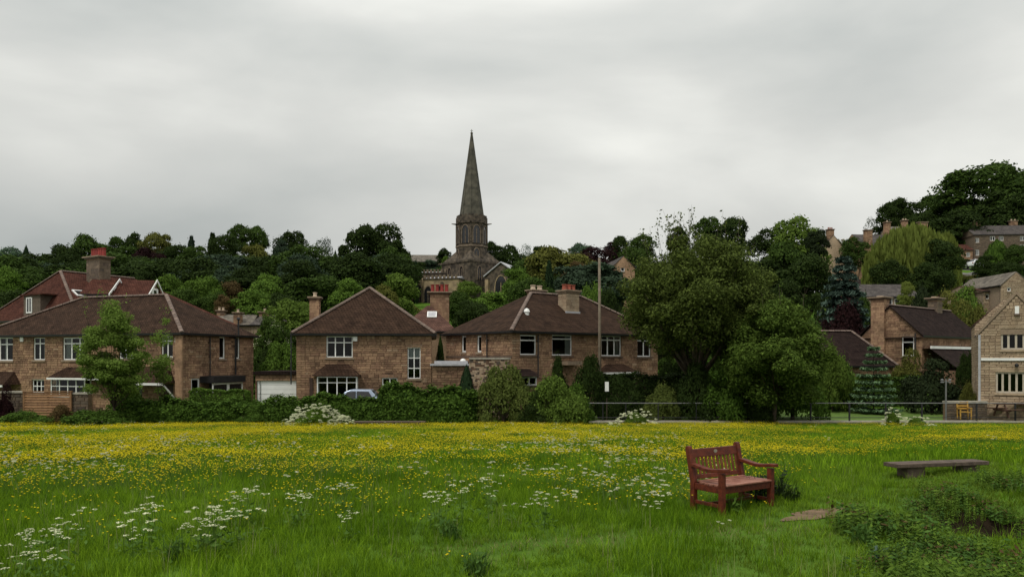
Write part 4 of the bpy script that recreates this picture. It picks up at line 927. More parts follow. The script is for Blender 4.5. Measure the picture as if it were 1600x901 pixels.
    for q in (1.1, 4.0): gothic(o1, M1 @ Matrix.Rotation(R(-90), 4, 'Z'), .0, q, h1 - 6.2, 1.8, 4.6, AI, CHD, flip=True)
    o2, M2, L2, h2 = block('nave', 650, 722, 180, 428, 0, 7, 13, TW, 0)
    # east end wall facing left with three lancets
    A = P(637, 0, 177); B = P(662, 0, 172.2); dv = B - A; dv.z = 0; L = dv.length; M3 = Matrix.Translation((A.x - c.x, A.y - c.y, 0)) @ Matrix.Rotation(math.atan2(dv.y, dv.x), 4, 'Z')
    e3 = MB().prism([M3 @ Vector(p) for p in ((0, 0, -4), (L, 0, -4), (L, 0, h1), (L * .4, 0, h1 + .9), (0, 0, h1 - .6))], M3.to_3x3() @ Vector((0, 5, 0)), AI).build('end_wall', None, root)
    for q in (1.2, 3.2, 5.1): gothic(e3, M3 @ Matrix.Rotation(R(-90), 4, 'Z'), 0, q if q < L else L - .9, h1 - 5.6, 1.2, 4.4, AI, CHD, flip=True)
    for q in (649, 691):
        p = P(q, 0, 171.5); MB().box(p.x - c.x - .35, p.x - c.x + .35, p.y - c.y - .9, p.y - c.y + .3, -4, P(0, 420, 171).z - zb - (3 if q == 691 else 0), TW).build('buttress', None, root)
def gothic(parent, M, n0, s, z0, w, h, stone, trim, mb=False, flip=False):
    """pointed window on a face whose outward axis is local +x of M; s along the face"""
    if flip: s = -s
    s = -s if flip else s
    def arch(w_, h_, x):
        pts = [(x, s - w_ / 2, z0), (x, s + w_ / 2, z0)]; sp_ = h_ - w_ * .8
        for k in range(5): t = k / 4; pts.append((x, s + w_ / 2 * (1 - t ** 1.6), z0 + sp_ + w_ * .8 * math.sin(t * math.pi / 2)))
        for k in range(3, -1, -1): t = k / 4; pts.append((x, s - w_ / 2 * (1 - t ** 1.6), z0 + sp_ + w_ * .8 * math.sin(t * math.pi / 2)))
        return pts
    if parent is None: return
    tgt = parent if mb else MB()
    outer = arch(w + .36, h + .25, n0 + .16); inner = arch(w, h, n0 + .16); nn = len(outer)
    M_ = M
    tgt.poly([M_ @ Vector(p) for p in outer] + [M_ @ Vector(p) for p in inner] + [M_ @ Vector((n0 - .05, p[1], p[2])) for p in inner] + [M_ @ Vector((n0 - .05, p[1], p[2])) for p in outer],
             [(i, (i + 1) % nn, nn + (i + 1) % nn, nn + i) for i in range(nn)] + [(nn + i, nn + (i + 1) % nn, 2 * nn + (i + 1) % nn, 2 * nn + i) for i in range(nn)] + [(3 * nn + i, 3 * nn + (i + 1) % nn, (i + 1) % nn, i) for i in range(nn)], trim)
    tgt.poly([M_ @ Vector((n0 + .02, p[1], p[2])) for p in inner], [tuple(range(nn))], DARKGLASS)
    tgt.box(n0 + .02, n0 + .13, s - .07, s + .07, z0, z0 + h - w * .5, trim, M_)
    if not mb: tgt.build('window', None, parent)
church()
# ================================================================== vegetation
def crown_mesh(name, seed, n=5000, leaf=.07, K=26, kind='round', mat=L_MID, lobr=(.14, .4), aspect=.6, fill=.1):
    rg = np.random.RandomState(seed)
    if kind == 'round':
        u = rdirs(rg, K); rad = rg.uniform(.35, .72, K) ; C = u * rad[:, None]; C[:, 2] = C[:, 2] * .47 + .55; r = rg.uniform(*lobr, K)
        r3 = np.stack([r, r, r * .36], 1)
    elif kind == 'tall':
        t = rg.uniform(0, 1, K); a = rg.uniform(0, 6.28, K); prof = np.sin(np.clip(t * .85 + .13, 0, 1) * np.pi) ** .7; rr = prof * rg.uniform(.25, .62, K)
        C = np.stack([rr * np.cos(a), rr * np.sin(a), .1 + .78 * t], 1); r = rg.uniform(.25, .4, K); r3 = np.stack([r, r, r * .3], 1)
    elif kind == 'bush':
        u = rdirs(rg, K); u[:, 2] = np.abs(u[:, 2]); C = u * rg.uniform(.3, .68, K)[:, None]; C[:, 2] = C[:, 2] * .85 + .1; r = rg.uniform(*lobr, K); r3 = np.stack([r, r, r * .75], 1)
    k = rg.randint(0, K, n * 2); d = rdirs(rg, n * 2); d[:, 2] = np.where(d[:, 2] < -.35, -d[:, 2], d[:, 2])
    p = C[k] + r3[k] * d * rg.uniform(.72, 1.06, n * 2)[:, None]
    ex = rg.rand(n * 2) < .07; p[ex] = (C[k] + r3[k] * d * rg.uniform(1.0, 1.35, n * 2)[:, None])[ex]
    # drop leaves buried in other lobes, keep a few inside
    q = ((p[:, None, :] - C[None]) / r3[None]); ins = ((q ** 2).sum(2) < .55).sum(1) > 0
    keep = ~ins | (rg.rand(n * 2) < fill); keep &= p[:, 2] > .02; p = p[keep][:n]; d = d[keep][:n]
    tint = np.clip(rg.beta(2, 2, len(p)) + .1, 0, 1)
    lo = np.percentile(np.abs(p[:, :2]), 99); hi = np.percentile(p[:, 2], 99.7); p[:, :2] /= lo; p[:, 2] *= 1 / hi
    return quads_mesh(name, leaves(rg, p, d, leaf, aspect, sq=.75 if kind == 'bush' else .38), mat, tint)
def conifer_mesh(name, seed, tiers=13, n=5000, leaf=.05, mat=L_CON, droop=.35, kind='cone', gap=.5):
    rg = np.random.RandomState(seed); P_ = []; D_ = []; T_ = []
    for t in range(tiers):
        z = .06 + .92 * t / tiers; rad = (1 - z) ** .68 * .98; m = max(5, int(13 * (1 - z) + 4))
        for b in range(m):
            a = 6.283 * b / m + rg.uniform(-.25, .25); rr = rad * rg.uniform(.78, 1.08); q = max(12, int(n / (tiers * m) * (.4 + 1.2 * (1 - z))))
            s = rg.uniform(.12, 1, q) ** .7; lat = rg.normal(0, .15 * (.4 + rad), q) * (1.2 - s)
            x = np.cos(a) * s * rr - np.sin(a) * lat; y = np.sin(a) * s * rr + np.cos(a) * lat
            zz = z - droop * s ** 1.5 * rad * .22 + .06 * (s ** 4) * rad + rg.normal(0, .006, q)
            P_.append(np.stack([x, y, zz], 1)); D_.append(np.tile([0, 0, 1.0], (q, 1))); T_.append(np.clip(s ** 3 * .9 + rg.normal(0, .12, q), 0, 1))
    p = np.concatenate(P_); return quads_mesh(name, leaves(rg, p, np.concatenate(D_), leaf, .35, gap), mat, np.concatenate(T_))
def cypress_mesh(name, seed, n=4000, leaf=.06, mat=L_CON):
    rg = np.random.RandomState(seed); z = rg.uniform(0, 1, n); a = rg.uniform(0, 6.28, n); pr = np.clip(1 - z ** 2.2, 0, 1) ** .7 * (.75 + .25 * np.minimum(z * 6, 1)); lump = 1 + .12 * np.sin(a * 5 + z * 21) + .1 * np.sin(a * 3 - z * 13)
    r = pr * lump * rg.uniform(.82, 1.0, n); p = np.stack([r * np.cos(a), r * np.sin(a), z], 1); d = np.stack([np.cos(a), np.sin(a), np.full(n, .5)], 1)
    return quads_mesh(name, leaves(rg, p, d, leaf, .5, .6), mat, rg.beta(2, 2.4, n))
def willow_mesh(name, seed, n=9000, mat=L_WILLOW):
    rg = np.random.RandomState(seed); V = []
    K = 800; u = rdirs(rg, K); u[:, 2] = np.abs(u[:, 2]); C = u * rg.uniform(.75, .98, K)[:, None]; C[:, 2] = .5 + .48 * u[:, 2] * rg.uniform(.85, 1, K)
    Pn = []; Dn = []
    for k in range(K):
        ln = rg.uniform(.22, .55); m = int(n / K); t = np.linspace(0, 1, m); x = C[k][0] * (1 + .08 * t) + rg.normal(0, .015, m); y = C[k][1] * (1 + .08 * t) + rg.normal(0, .015, m); z = C[k][2] - ln * t
        Pn.append(np.stack([x, y, np.maximum(z, .03)], 1))
    p = np.concatenate(Pn); N_ = len(p); a = np.tile([0, 0, 1.0], (N_, 1)) + rdirs(rg, N_) * .25; b = rdirs(rg, N_) * .03; s = rg.uniform(.035, .07, N_)[:, None]
    q = np.stack([p - a * s, p - b, p + a * s, p + b], 1); return quads_mesh(name, q, mat, rg.beta(2, 2, N_))
def trunk_mesh(name, seed, limbs=6, spread=.55, top=.75, r=.06, nsub=2, split=.22):
    rg = random.Random(seed); b = MB(); sp = split
    b.tube([(0, 0, -.05), (.01, 0, sp * .5), (0, .01, sp)], [r * 1.25, r, r * .85], 8, BARK)
    for i in range(limbs):
        a = 6.28 * i / limbs + rg.uniform(-.4, .4); e = rg.uniform(.5, 1) * spread; zt = rg.uniform(.75, 1) * top
        p0 = Vector((0, 0, sp * rg.uniform(.75, 1.0))); p2 = Vector((math.cos(a) * e, math.sin(a) * e, zt)); p1 = p0.lerp(p2, .5) + Vector((math.cos(a) * .05, math.sin(a) * .05, -.04))
        b.tube([p0, p1, p2], [r * .55, r * .34, r * .1], 6, BARK)
        for j in range(nsub):
            q0 = p1.lerp(p2, rg.uniform(0, .7)); a2 = a + rg.uniform(-1.2, 1.2); q1 = q0 + Vector((math.cos(a2) * .25, math.sin(a2) * .25, rg.uniform(.05, .2))); b.tube([q0, q1], [r * .2, r * .05], 5, BARK)
    return b.mesh(name)
CR = {'round': [crown_mesh('crown', 100 + i, 12000, .05, 34 + 4 * i) for i in range(5)], 'tall': [crown_mesh('crown', 200 + i, 9000, .06, 30, 'tall') for i in range(3)],
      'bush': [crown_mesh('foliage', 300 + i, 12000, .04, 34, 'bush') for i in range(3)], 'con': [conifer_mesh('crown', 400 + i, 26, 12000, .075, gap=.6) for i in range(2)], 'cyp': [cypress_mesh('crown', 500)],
      'willow': [willow_mesh('crown', 600, 36000)], 'spruce': [conifer_mesh('crown', 700, 14, 26000, .05, L_SPRUCE, .8, gap=.5)], 'airy': [crown_mesh('crown', 800, 2600, .045, 26, 'tall', fill=0)]}
TRK = [trunk_mesh('trunk', i) for i in range(3)]
CONTRK = MB().tube([(0, 0, -.05), (0, 0, .95)], [.05, .008], 7, BARK).mesh('trunk')
tr_n = 0
def tree(px, ytop, wpx, D, kind, mat, label, zb=None, group=None, cat='tree', name=None, ry=1.0, rot=None):
    global tr_n; tr_n += 1
    x = (px - CX) / F * D; zb = T(x, D) - .2 if zb is None else zb; h = P(0, ytop, D).z - zb; w = wpx / F * D / 2
    nm = name or {'round': 'broadleaf_tree', 'tall': 'broadleaf_tree', 'bush': 'bush', 'con': 'conifer_tree', 'cyp': 'cypress_tree', 'willow': 'willow_tree', 'spruce': 'spruce_tree', 'airy': 'broadleaf_tree'}[kind]
    rt = empty(nm, (x, D, zb), 0, label, cat, group); ms = CR[kind]; rz = tr_n * 2.39996 if rot is None else rot
    ch = min(h, {'round': 3.1, 'tall': 4.4}.get(kind, 99) * w) if D > 60 else h
    link('foliage' if kind == 'bush' else 'crown', ms[tr_n % len(ms)], rt, (0, 0, h - ch), rz, (w, w * ry, ch), mat)
    tm = CONTRK if kind in ('con', 'cyp', 'spruce') else TRK[tr_n % 3]; link('stem' if kind == 'bush' else 'trunk', tm, rt, (0, 0, 0), rz, (w if kind not in ('con', 'cyp', 'spruce') else w * .6, w * ry, h * (.97 if kind in ('con', 'cyp', 'spruce') else .9)))
    return rt
G1 = 'dark broadleaf trees massed on the hillside left of the church'
BG = [
 (14, 388, 70, 215, 'round', L_FAR, 'pale bluish green tree on the skyline at the far left edge'),
 (41, 387, 25, 150, 'cyp', L_CON, 'dark pointed cypress on the skyline left of the big red roof'),
 (65, 401, 36, 165, 'round', L_DARK, 'low dark tree just right of the pointed cypress'),
 (101, 383, 60, 150, 'round', L_DARK, 'dark round tree on the skyline above the left end of the red roof ridge'),
 (144, 369, 76, 170, 'round', L_MID, 'big domed green tree right behind the massive red potted chimney'),
 (183, 371, 34, 175, 'tall', L_MID, 'narrow green tree top just right of the massive red potted chimney'),
 (210, 365, 36, 180, 'tall', L_DARK, 'rounded dark tree top on the skyline, second right of the massive red potted chimney'),
 (199, 386, 52, 150, 'round', L_MID, 'green tree below the skyline, right of the massive red potted chimney'),
 (245, 364, 52, 175, 'round', L_OLIVE, 'pale domed tree on the skyline above the copper beech at left'),
 (233, 388, 56, 150, 'round', L_COPPER, 'dark purple copper beech behind the red tiled wing'),
 (299, 366, 34, 180, 'con', L_PINE, 'spiky pine on the skyline with flat layered tip'),
 (272, 384, 70, 165, 'round', L_DARK, 'dark low tree between the copper beech at left and the spiky pine'),
 (332, 361, 42, 185, 'con', L_DARK, 'dark conical tree on the skyline right of the spiky pine'),
 (352, 367, 50, 180, 'round', L_DARK, 'dark tree between the conical tree and the twin tall crowns'),
 (378, 351, 44, 190, 'round', L_MID, 'left one of the twin tall crowns on the skyline'),
 (402, 354, 42, 190, 'tall', L_MID, 'right one of the twin tall crowns on the skyline'),
 (306, 386, 56, 150, 'round', L_MID, 'light topped tree in front of the spiky pine'),
 (400, 384, 60, 152, 'round', L_OLIVE, 'yellowish green tree below the twin tall crowns'),
 (345, 396, 66, 140, 'round', L_DARK, 'dark tree under the conical skyline tree'), (296, 410, 80, 135, 'round', L_DARK, 'dark tree below the light topped tree before the spiky pine'), (252, 405, 70, 140, 'round', L_DARK, 'dark tree directly below the copper beech at left'), (384, 405, 80, 138, 'round', L_DARK, 'dark tree under the yellowish green tree at left'), (430, 400, 70, 145, 'round', L_DARK, 'dark tree filling the dip right of the twin tall crowns'),
 (457, 362, 50, 180, 'round', L_DARK, 'open topped dark tree on the skyline right of the gap beside the twin crowns'),
 (441, 376, 36, 175, 'tall', L_PINE, 'slim dark tree leaning against the open topped skyline tree'),
 (478, 384, 92, 140, 'round', L_MID, 'broad mid green tree below the open topped skyline tree'),
 (503, 373, 28, 200, 'airy', L_PINE, 'thin see-through conifer on the skyline'),
 (512, 371, 16, 203, 'airy', L_PINE, 'thinnest wispy conifer on the skyline, left of the huge dark round tree'),
 (524, 394, 18, 190, 'cyp', L_CON, 'tiny pointed conifer at the left foot of the huge dark round tree'),
 (564, 352, 76, 170, 'round', L_DARK, 'huge dark round tree on the skyline left of the spire, left half of the pair'),
 (603, 351, 72, 172, 'round', L_DARK, 'huge dark round tree on the skyline left of the spire, right half of the pair'),
 (614, 388, 50, 165, 'round', L_MID, 'small brighter tree in front of the huge dark pair'),
 (521, 402, 80, 135, 'round', L_MID, 'mid green tree below and left of the huge dark pair'),
 (575, 414, 92, 115, 'round', L_DARK, 'blue green tree mass above the peak of the pointed roof'),
 (495, 432, 110, 95, 'round', L_MID, 'wide leafy tree just left of the pointed roof peak'),
 (545, 436, 70, 92, 'round', L_BRIGHT, 'bright leafy tree directly behind the peak of the pointed roof'),
 (622, 428, 76, 88, 'tall', L_SECOND, 'feathery light green tree right of the pointed roof peak'),
 (600, 446, 50, 84, 'round', L_OLIVE, 'small olive tree on the right slope of the pointed roof'),
 (264, 431, 58, 88, 'round', L_BRIGHT, 'bright tree right of the white bargeboard gable'),
 (320, 433, 62, 90, 'round', L_BRIGHT, 'bright rounded tree above the ridge end of the left house'),
 (362, 441, 50, 92, 'round', L_RUST, 'rust tinged tree between two bright green ones'),
 (350, 461, 30, 84, 'round', L_RUST, 'small russet bush above the pale terrace roof'),
 (418, 430, 66, 92, 'round', L_BRIGHT, 'bright tree with layered sprays above the grey roofed cottage'),
 (398, 454, 70, 85, 'round', L_BRIGHT, 'round bright tree close above the pale terrace roof'),
 (340, 458, 50, 86, 'round', L_MID, 'green bush tree above the left end of the pale terrace roof'), (290, 452, 50, 86, 'round', L_MID, 'green tree just over the hip of the left house roof'), (440, 458, 60, 84, 'round', L_DARK, 'dark tree just above the grey roofed cottage with the dark chimney'), (225, 425, 50, 100, 'round', L_DARK, 'dark tree behind the white bargeboarded wing gable'),
 (45, 423, 90, 100, 'round', L_MID, 'wide green tree behind the left slope of the red roof'),
 (12, 418, 50, 95, 'round', L_BRIGHT, 'bright leafy branch tree at the left edge, in front of the white walled house'),
 (20, 455, 80, 80, 'round', L_DARK, 'dark low tree at the left edge behind the red roof slope'),
 (452, 468, 84, 66, 'round', L_SECOND, 'yellow green tree in the gap left of the slim chimney'),
 (424, 500, 56, 60, 'round', L_SECOND, 'pale hawthorn in white blossom in the gap above the garage'),
 (440, 535, 70, 54, 'bush', L_BRIGHT, 'bright garden shrub above the garage roof'),
 (415, 548, 50, 56, 'bush', L_DARK, 'dark garden shrub left above the garage roof'),
 (731, 440, 56, 112, 'tall', L_SECOND, 'feathery green tree in front of the church tower base'),
 (712, 455, 44, 95, 'round', L_MID, 'dark green tree right of the red potted chimney below the church'),
 (768, 458, 90, 80, 'round', L_BRIGHT, 'bright shrubby trees left of the cornerwise house roof'),
 (738, 470, 60, 72, 'round', L_DARK, 'dark tree rising behind the left eaves of the cornerwise house'),
 (688, 528, 18, 54, 'cyp', L_MID, 'narrow green bush seen through the gap beside the flat roofed outbuilding'),
 (693, 388, 22, 190, 'round', L_DARK, 'small dark round tree on the skyline left of the tower'),
 (697, 401, 22, 184, 'tall', L_BRIGHT, 'small bright tree at the left foot of the tower'),
 (650, 406, 9, 170, 'cyp', L_CON, 'dark yew with drooping tips above the church battlements'),
 (640, 407, 60, 188, 'round', L_DARK, 'dark spreading tree behind the church battlements'),
 (772, 378, 36, 200, 'round', L_DARK, 'near black tree touching the right side of the tower'),
 (796, 385, 62, 192, 'round', L_DARK, 'dark green tree right of the tower on the skyline'),
 (823, 382, 24, 210, 'airy', L_FAR, 'pale wispy tree top on the skyline right of the tower'),
 (843, 386, 44, 205, 'round', L_DARK, 'low dark tree top on the skyline left of the wide rusty tree'),
 (832, 402, 90, 125, 'round', L_MID, 'green tree left of the wide rusty tree'),
 (872, 386, 110, 118, 'round', L_OLIVE, 'wide rusty olive tree above the cornerwise house'),
 (902, 410, 50, 112, 'round', L_RUST, 'rust coloured right side tree above the cornerwise house'),
 (858, 404, 34, 100, 'con', L_CON, 'dark blue green conifer in front of the wide rusty tree'),
 (808, 420, 60, 100, 'round', L_BRIGHT, 'light green tree right of the church transept'),
 (830, 434, 70, 90, 'round', L_MID, 'mid green tree over the left chimney pots of the cornerwise house'),
 (907, 380, 38, 250, 'round', L_FAR, 'distant bluish round tree on the skyline'),
 (933, 388, 84, 150, 'round', L_COPPER, 'dark purple copper beech behind the top of the wooden pole'),
 (958, 378, 30, 170, 'round', L_COPPER, 'smaller purple beech right of the wooden pole top'),
 (968, 369, 34, 160, 'tall', L_DARK, 'dark green tree top left of the streamside tree'),
 (1003, 367, 44, 165, 'round', L_MID, 'rounded green tree top just left of the streamside tree'),
 (985, 385, 60, 150, 'round', L_MID, 'green tree behind the tall gabled sandstone house'),
 (925, 446, 60, 80, 'bush', L_BRIGHT, 'bright garden shrubs behind the cornerwise house at the pole'),
 (952, 452, 60, 76, 'bush', L_DARK, 'dark garden shrubs right behind the wooden pole'),
 (1060, 355, 34, 130, 'round', L_DARK, 'dark tree top peeping over the streamside tree at left'),
 (1106, 340, 46, 125, 'round', L_MID, 'rounded bright tree top over the middle of the streamside tree'),
 (1141, 340, 58, 122, 'round', L_DARK, 'dark rounded tree top over the right shoulder of the streamside tree'),
 (1203, 358, 60, 132, 'round', L_DARK, 'dark tree right of the streamside tree'),
 (1246, 342, 80, 122, 'round', L_SECOND, 'airy light green tree on the skyline left of the brick chimney'),
 (1225, 380, 80, 110, 'round', L_MID, 'green tree under the airy light green skyline tree'),
 (1277, 360, 38, 112, 'round', L_YEW, 'near black tree left of the yellowish gable'),
 (1258, 398, 88, 92, 'round', L_DARK, 'dark mottled tree left of the blue spruce'),
 (1228, 440, 60, 80, 'round', L_DARK, 'dark tree between the spreading tree and the dark mottled tree'),
 (1335, 372, 40, 128, 'round', L_MID, 'small green tree between the two hillside houses'),
 (1318, 388, 124, 72, 'spruce', L_SPRUCE, 'big blue green spruce with drooping layered boughs'),
 (1319, 474, 86, 66, 'bush', L_COPPER, 'maroon low tree below the blue spruce'),
 (1395, 313, 56, 175, 'round', L_DARK, 'dark round tree at the left end of the hilltop group'),
 (1362, 340, 26, 178, 'airy', L_DARK, 'thin leafed tree at the left tip of the hilltop group'),
 (1412, 311, 50, 170, 'round', L_DARK, 'dark tree behind the two stout chimneys'),
 (1456, 306, 60, 180, 'round', L_MID, 'mid green tree in the hilltop group, left of the tallest'),
 (1486, 298, 70, 176, 'round', L_MID, 'rounded tree leaning on the tallest hilltop tree at left'),
 (1538, 261, 140, 170, 'round', L_MID, 'tallest broad tree on the right hilltop'),
 (1598, 268, 90, 172, 'round', L_MID, 'big green tree at the right edge of the hilltop group'),
 (1570, 300, 100, 162, 'round', L_DARK, 'dark tree behind the slate roof of the hillside terrace'),
 (1500, 330, 90, 158, 'round', L_DARK, 'dark tree at the lower left foot of the tallest hilltop tree'), (1470, 345, 80, 158, 'round', L_DARK, 'dark tree right above the small weeping willow'), (1440, 335, 60, 165, 'round', L_DARK, 'dark tree behind the right stout hill house chimney'),
 (1420, 350, 132, 104, 'willow', L_WILLOW, 'big yellow green willow with hanging branches'),
 (1470, 374, 62, 98, 'round', L_DARK, 'dark dense tree covering the right side of the willow'),
 (1478, 362, 44, 108, 'willow', L_WILLOW, 'small yellow green weeping tree right of the willow'),
 (1452, 412, 60, 92, 'round', L_DARK, 'dark tree at the lower right foot of the big willow'), (1390, 408, 60, 96, 'round', L_DARK, 'dark tree at the lower left foot of the big willow'),
 (1558, 376, 50, 126, 'cyp', L_HEDGE, 'tall dark green pointed tree in front of the hillside terrace'),
 (1588, 382, 40, 122, 'round', L_MID, 'leafy tree right of the pointed tree at the hillside terrace'),
 (1538, 400, 36, 118, 'round', L_DARK, 'dark tree left of the pointed tree at the hillside terrace'), (1575, 410, 50, 112, 'round', L_DARK, 'dark tree below the leafy tree at the right edge terrace'), (1499, 405, 40, 140, 'round', L_DARK, 'dark tree left of the narrow hillside cottage'),
 (1417, 440, 28, 80, 'tall', L_WILLOW, 'small golden green tree in front of the flat bungalow roof'),
 (1442, 450, 50, 78, 'bush', L_YEW, 'dark conifer bush right of the golden green tree'),
 (1512, 447, 66, 84, 'bush', L_BRIGHT, 'round clipped green bush above the plum roof'),
 (1478, 455, 60, 80, 'bush', L_OLIVE, 'olive brown clipped bush right of the bungalow'),
 (1527, 432, 12, 100, 'cyp', L_CON, 'small dark clipped conifer beside the hill lane'),
 (1530, 478, 40, 72, 'bush', L_OLIVE, 'olive bush against the narrow pinkish stone house'), (1500, 470, 60, 72, 'bush', L_OLIVE, 'olive bush below the round clipped green bush'),
]
for i, (px, yt, w, D, kind, mat, lab) in enumerate(BG):
    if lab is None: lab, gp = ('dark green filler tree in the wooded hillside, hemmed in by taller neighbours', 'trees packed into the wooded hillside')
    else: gp = None
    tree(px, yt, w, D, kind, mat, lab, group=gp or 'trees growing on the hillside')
# far wood that fills the hillside as one mass
def woodland():
    rg = np.random.RandomState(9); pts = []; sc = []
    while len(pts) < 520:
        y = rg.uniform(98, 260); x = rg.uniform(-.85, .85) * y
        px = 800 + x / y * F
        h = rg.uniform(8, 12)
        z = T(x, y); top = HY - (z + h - EYE) * F / y
        if 625 < px < 810 and y < 205: continue
        if px > 1270 and y < 160: continue
        lim = 392 if px < 620 else (400 if px < 1300 else 330)
        if px > 1340: lim = 345
        if 500 < px < 530: lim = 405
        if top < lim + 6: continue
        if 1480 < px < 1560 and y < 165: continue
        w = h * rg.uniform(.38, .6); pts.append((x, y, z)); sc.append((w, w, h))
    crowns = []
    for i, m in enumerate([L_DARK, L_DARK, L_MID, L_PINE]):
        me = CR['round'][i].copy(); me.materials.clear(); me.materials.append(m); crowns.append(me)
    n = len(pts); scatter('hillside_woodland', crowns, pts, rg.uniform(0, 6.28, n), np.array(sc), rg.randint(0, 4, n), label='dense dark woodland covering the hillside behind the village', cat='woodland', kind='stuff')
woodland()

# ------------------------------------------------------------------ hedges and nearer shrubs
def hedge(name, label, p0, p1, z0, z1, thick, n, leaf, mat, seed=1, lump=.12, rtop=.25, cat='hedge', group=None, core=L_YEW):
    rg = np.random.RandomState(seed); p0 = Vector(p0); p1 = Vector(p1); d = p1 - p0; L = d.length; yaw = math.atan2(d.y, d.x); h = z1 - z0
    root = empty(name, (p0.x, p0.y, z0), yaw, label, cat, group)
    af, at, ae = L * h, L * thick, thick * h; tot = 2 * af + at + 2 * ae; N_ = n
    k = rg.choice(5, N_, p=[af * 1.3 / (tot + .3 * af), af * .7 / (tot + .3 * af) , at / (tot + .3 * af), ae / (tot + .3 * af), (ae + .3 * af) / (tot + .3 * af)])
    u = rg.uniform(0, 1, N_); v = rg.uniform(0, 1, N_); X = np.zeros((N_, 3)); Nn = np.zeros((N_, 3))
    for i, (f, nn) in enumerate((((lambda u, v: (u * L, 0 * u, v * h)), (0, -1, 0)), ((lambda u, v: (u * L, 0 * u + thick, v * h)), (0, 1, 0)), ((lambda u, v: (u * L, v * thick, 0 * u + h)), (0, 0, 1)), ((lambda u, v: (0 * u, u * thick, v * h)), (-1, 0, 0)), ((lambda u, v: (0 * u + L, u * thick, v * h)), (1, 0, 0)))):
        m = k == i; X[m] = np.stack(f(u[m], v[m]), 1); Nn[m] = nn
    # soften the top edges and add lumps
    e = np.clip((X[:, 2] / h - (1 - rtop)) / rtop, 0, 1) ** 2 * .35 * thick; X[:, 1] += np.where(Nn[:, 1] < 0, e, np.where(Nn[:, 1] > 0, -e, 0))
    lm = np.sin(X[:, 0] * 2.1 + seed) + np.sin(X[:, 0] * 5.3 + X[:, 2] * 3 + seed * 2) * .7 + np.sin(X[:, 0] * .7 + X[:, 1] * 2) * 1.2 + np.sin(X[:, 0] * 9 + X[:, 2] * 7) * .4
    X[:, 2] += np.where(Nn[:, 2] > 0, lm * lump * .35, 0) + np.where((Nn[:, 2] == 0) & (X[:, 2] > h * .85), lm * lump * .2, 0)
    X += Nn * (lm * lump)[:, None] * .5 + rg.normal(0, lump * .5, (N_, 3)); X[:, 2] = np.maximum(X[:, 2], .02)
    me = quads_mesh('foliage', leaves(rg, X, Nn + [0, 0, .35], leaf, .6, .8), mat, np.clip(rg.beta(2, 2, N_), 0, 1)); link('foliage', me, root)
    c = MB(); q = lump * 1.1 + .05; mm = 12
    c.box(q, L - q, q + .1 * thick, thick - q - .1 * thick, 0, h - q, BARK); c.build('branches', None, root)
    return root
def hp(px0, px1, D0, D1=None): a = P(px0, 560, D0); b = P(px1, 560, D1 or D0); return (a.x, a.y), (b.x, b.y)
def zt(y, D): return P(0, y, D).z
a, b = hp(202, 470, 41.5, 41.0); hedge('hedge', 'long dark green hedge in front of the garage, left of the white blossoming shrub', a, b, -1.75, zt(631, 41.5), 1.3, 28000, .085, L_HEDGE, 3, lump=.17)
a, b = hp(470, 596, 41.3, 41.2); hedge('hedge', 'dense hedge section with the silver blue car showing over it', a, b, -1.75, zt(625, 41.2), 1.2, 15000, .09, L_HEDGE, 5, lump=.14)
a, b = hp(594, 742, 41.1, 41.0); hedge('hedge', 'taller broad leaved hedge below the right half of the pointed roof house', a, b, -1.75, zt(612, 41.2), 1.4, 19000, .1, L_HEDGE, 6, lump=.2)
a, b = hp(296, 383, 44.6); hedge('hedge', 'neatly clipped bright topped hedge in front of the left house side', a, b, -1.5, zt(611, 44.6), 1.0, 9000, .06, L_BRIGHT, 7, lump=.06)
a, b = hp(938, 1100, 46.0, 47); hedge('hedge', 'dark hedge behind the railing right of the cornerwise house bushes', a, b, -1.6, zt(588, 46), 1.2, 16000, .085, L_DARK, 9)
a, b = hp(1185, 1300, 52, 52); hedge('hedge', 'tall dark hedge behind the small streamside tree', a, b, -1.5, zt(588, 52), 1.2, 15000, .09, L_HEDGE, 11)
a, b = hp(1300, 1445, 52.5, 53); hedge('hedge', 'clipped flat topped hedge left of the round dark bush', a, b, -1.5, zt(590, 52), 1.2, 17000, .08, L_HEDGE, 13, lump=.08)
def bush(px, ytop, wpx, D, mat, label, name='bush', ry=.8, zb=None, cat='bush', kind='bush', group=None): return tree(px, ytop, wpx, D, kind, mat, label, zb=zb, name=name, ry=ry, cat=cat, group=group)
L_BUSH1 = leaf_material('leaf_yellowish_shrub', (.05, .07, .016), (.12, .15, .035))
bush(786, 572, 96, 41.2, L_BUSH1, 'tall yellowish green bush at the meadow edge, right of the long hedge')
bush(866, 588, 108, 41.0, L_SECOND, 'wide light green bush at the meadow edge, left of the railing end')
bush(835, 612, 60, 40.6, L_DARK, 'low dark bush between the two tall meadow edge bushes')
bush(922, 556, 60, 43.6, L_DARK, 'tall dark laurel bush at the foot of the wooden pole')
bush(873, 557, 36, 44.4, L_DARK, 'dark upright shrub under the curtained window')
bush(900, 600, 60, 42.6, L_HEDGE, 'dark shrub directly left of the railing end')
tree(729, 573, 30, 43.6, 'cyp', L_CON, 'small dark columnar conifer beside the rubble stone wall', group=None)
bush(1036, 600, 72, 43.6, L_BUSH1, 'rounded olive bush behind the railing, left of the small picnic bench')
bush(970, 588, 70, 44.5, L_DARK, 'dark leafy shrub behind the railing below the far right bay roof')
bush(1050, 566, 60, 50, L_DARK, 'dark garden shrub under the fork of the streamside tree')
bush(1085, 566, 80, 43.4, L_DARK, 'dark shrub hiding the foot of the big spreading tree trunk')
bush(1140, 570, 80, 43.2, L_HEDGE, 'green bush between the two streamside tree trunks')
bush(1120, 590, 90, 43.5, L_HEDGE, 'dark bush right of the small picnic bench')
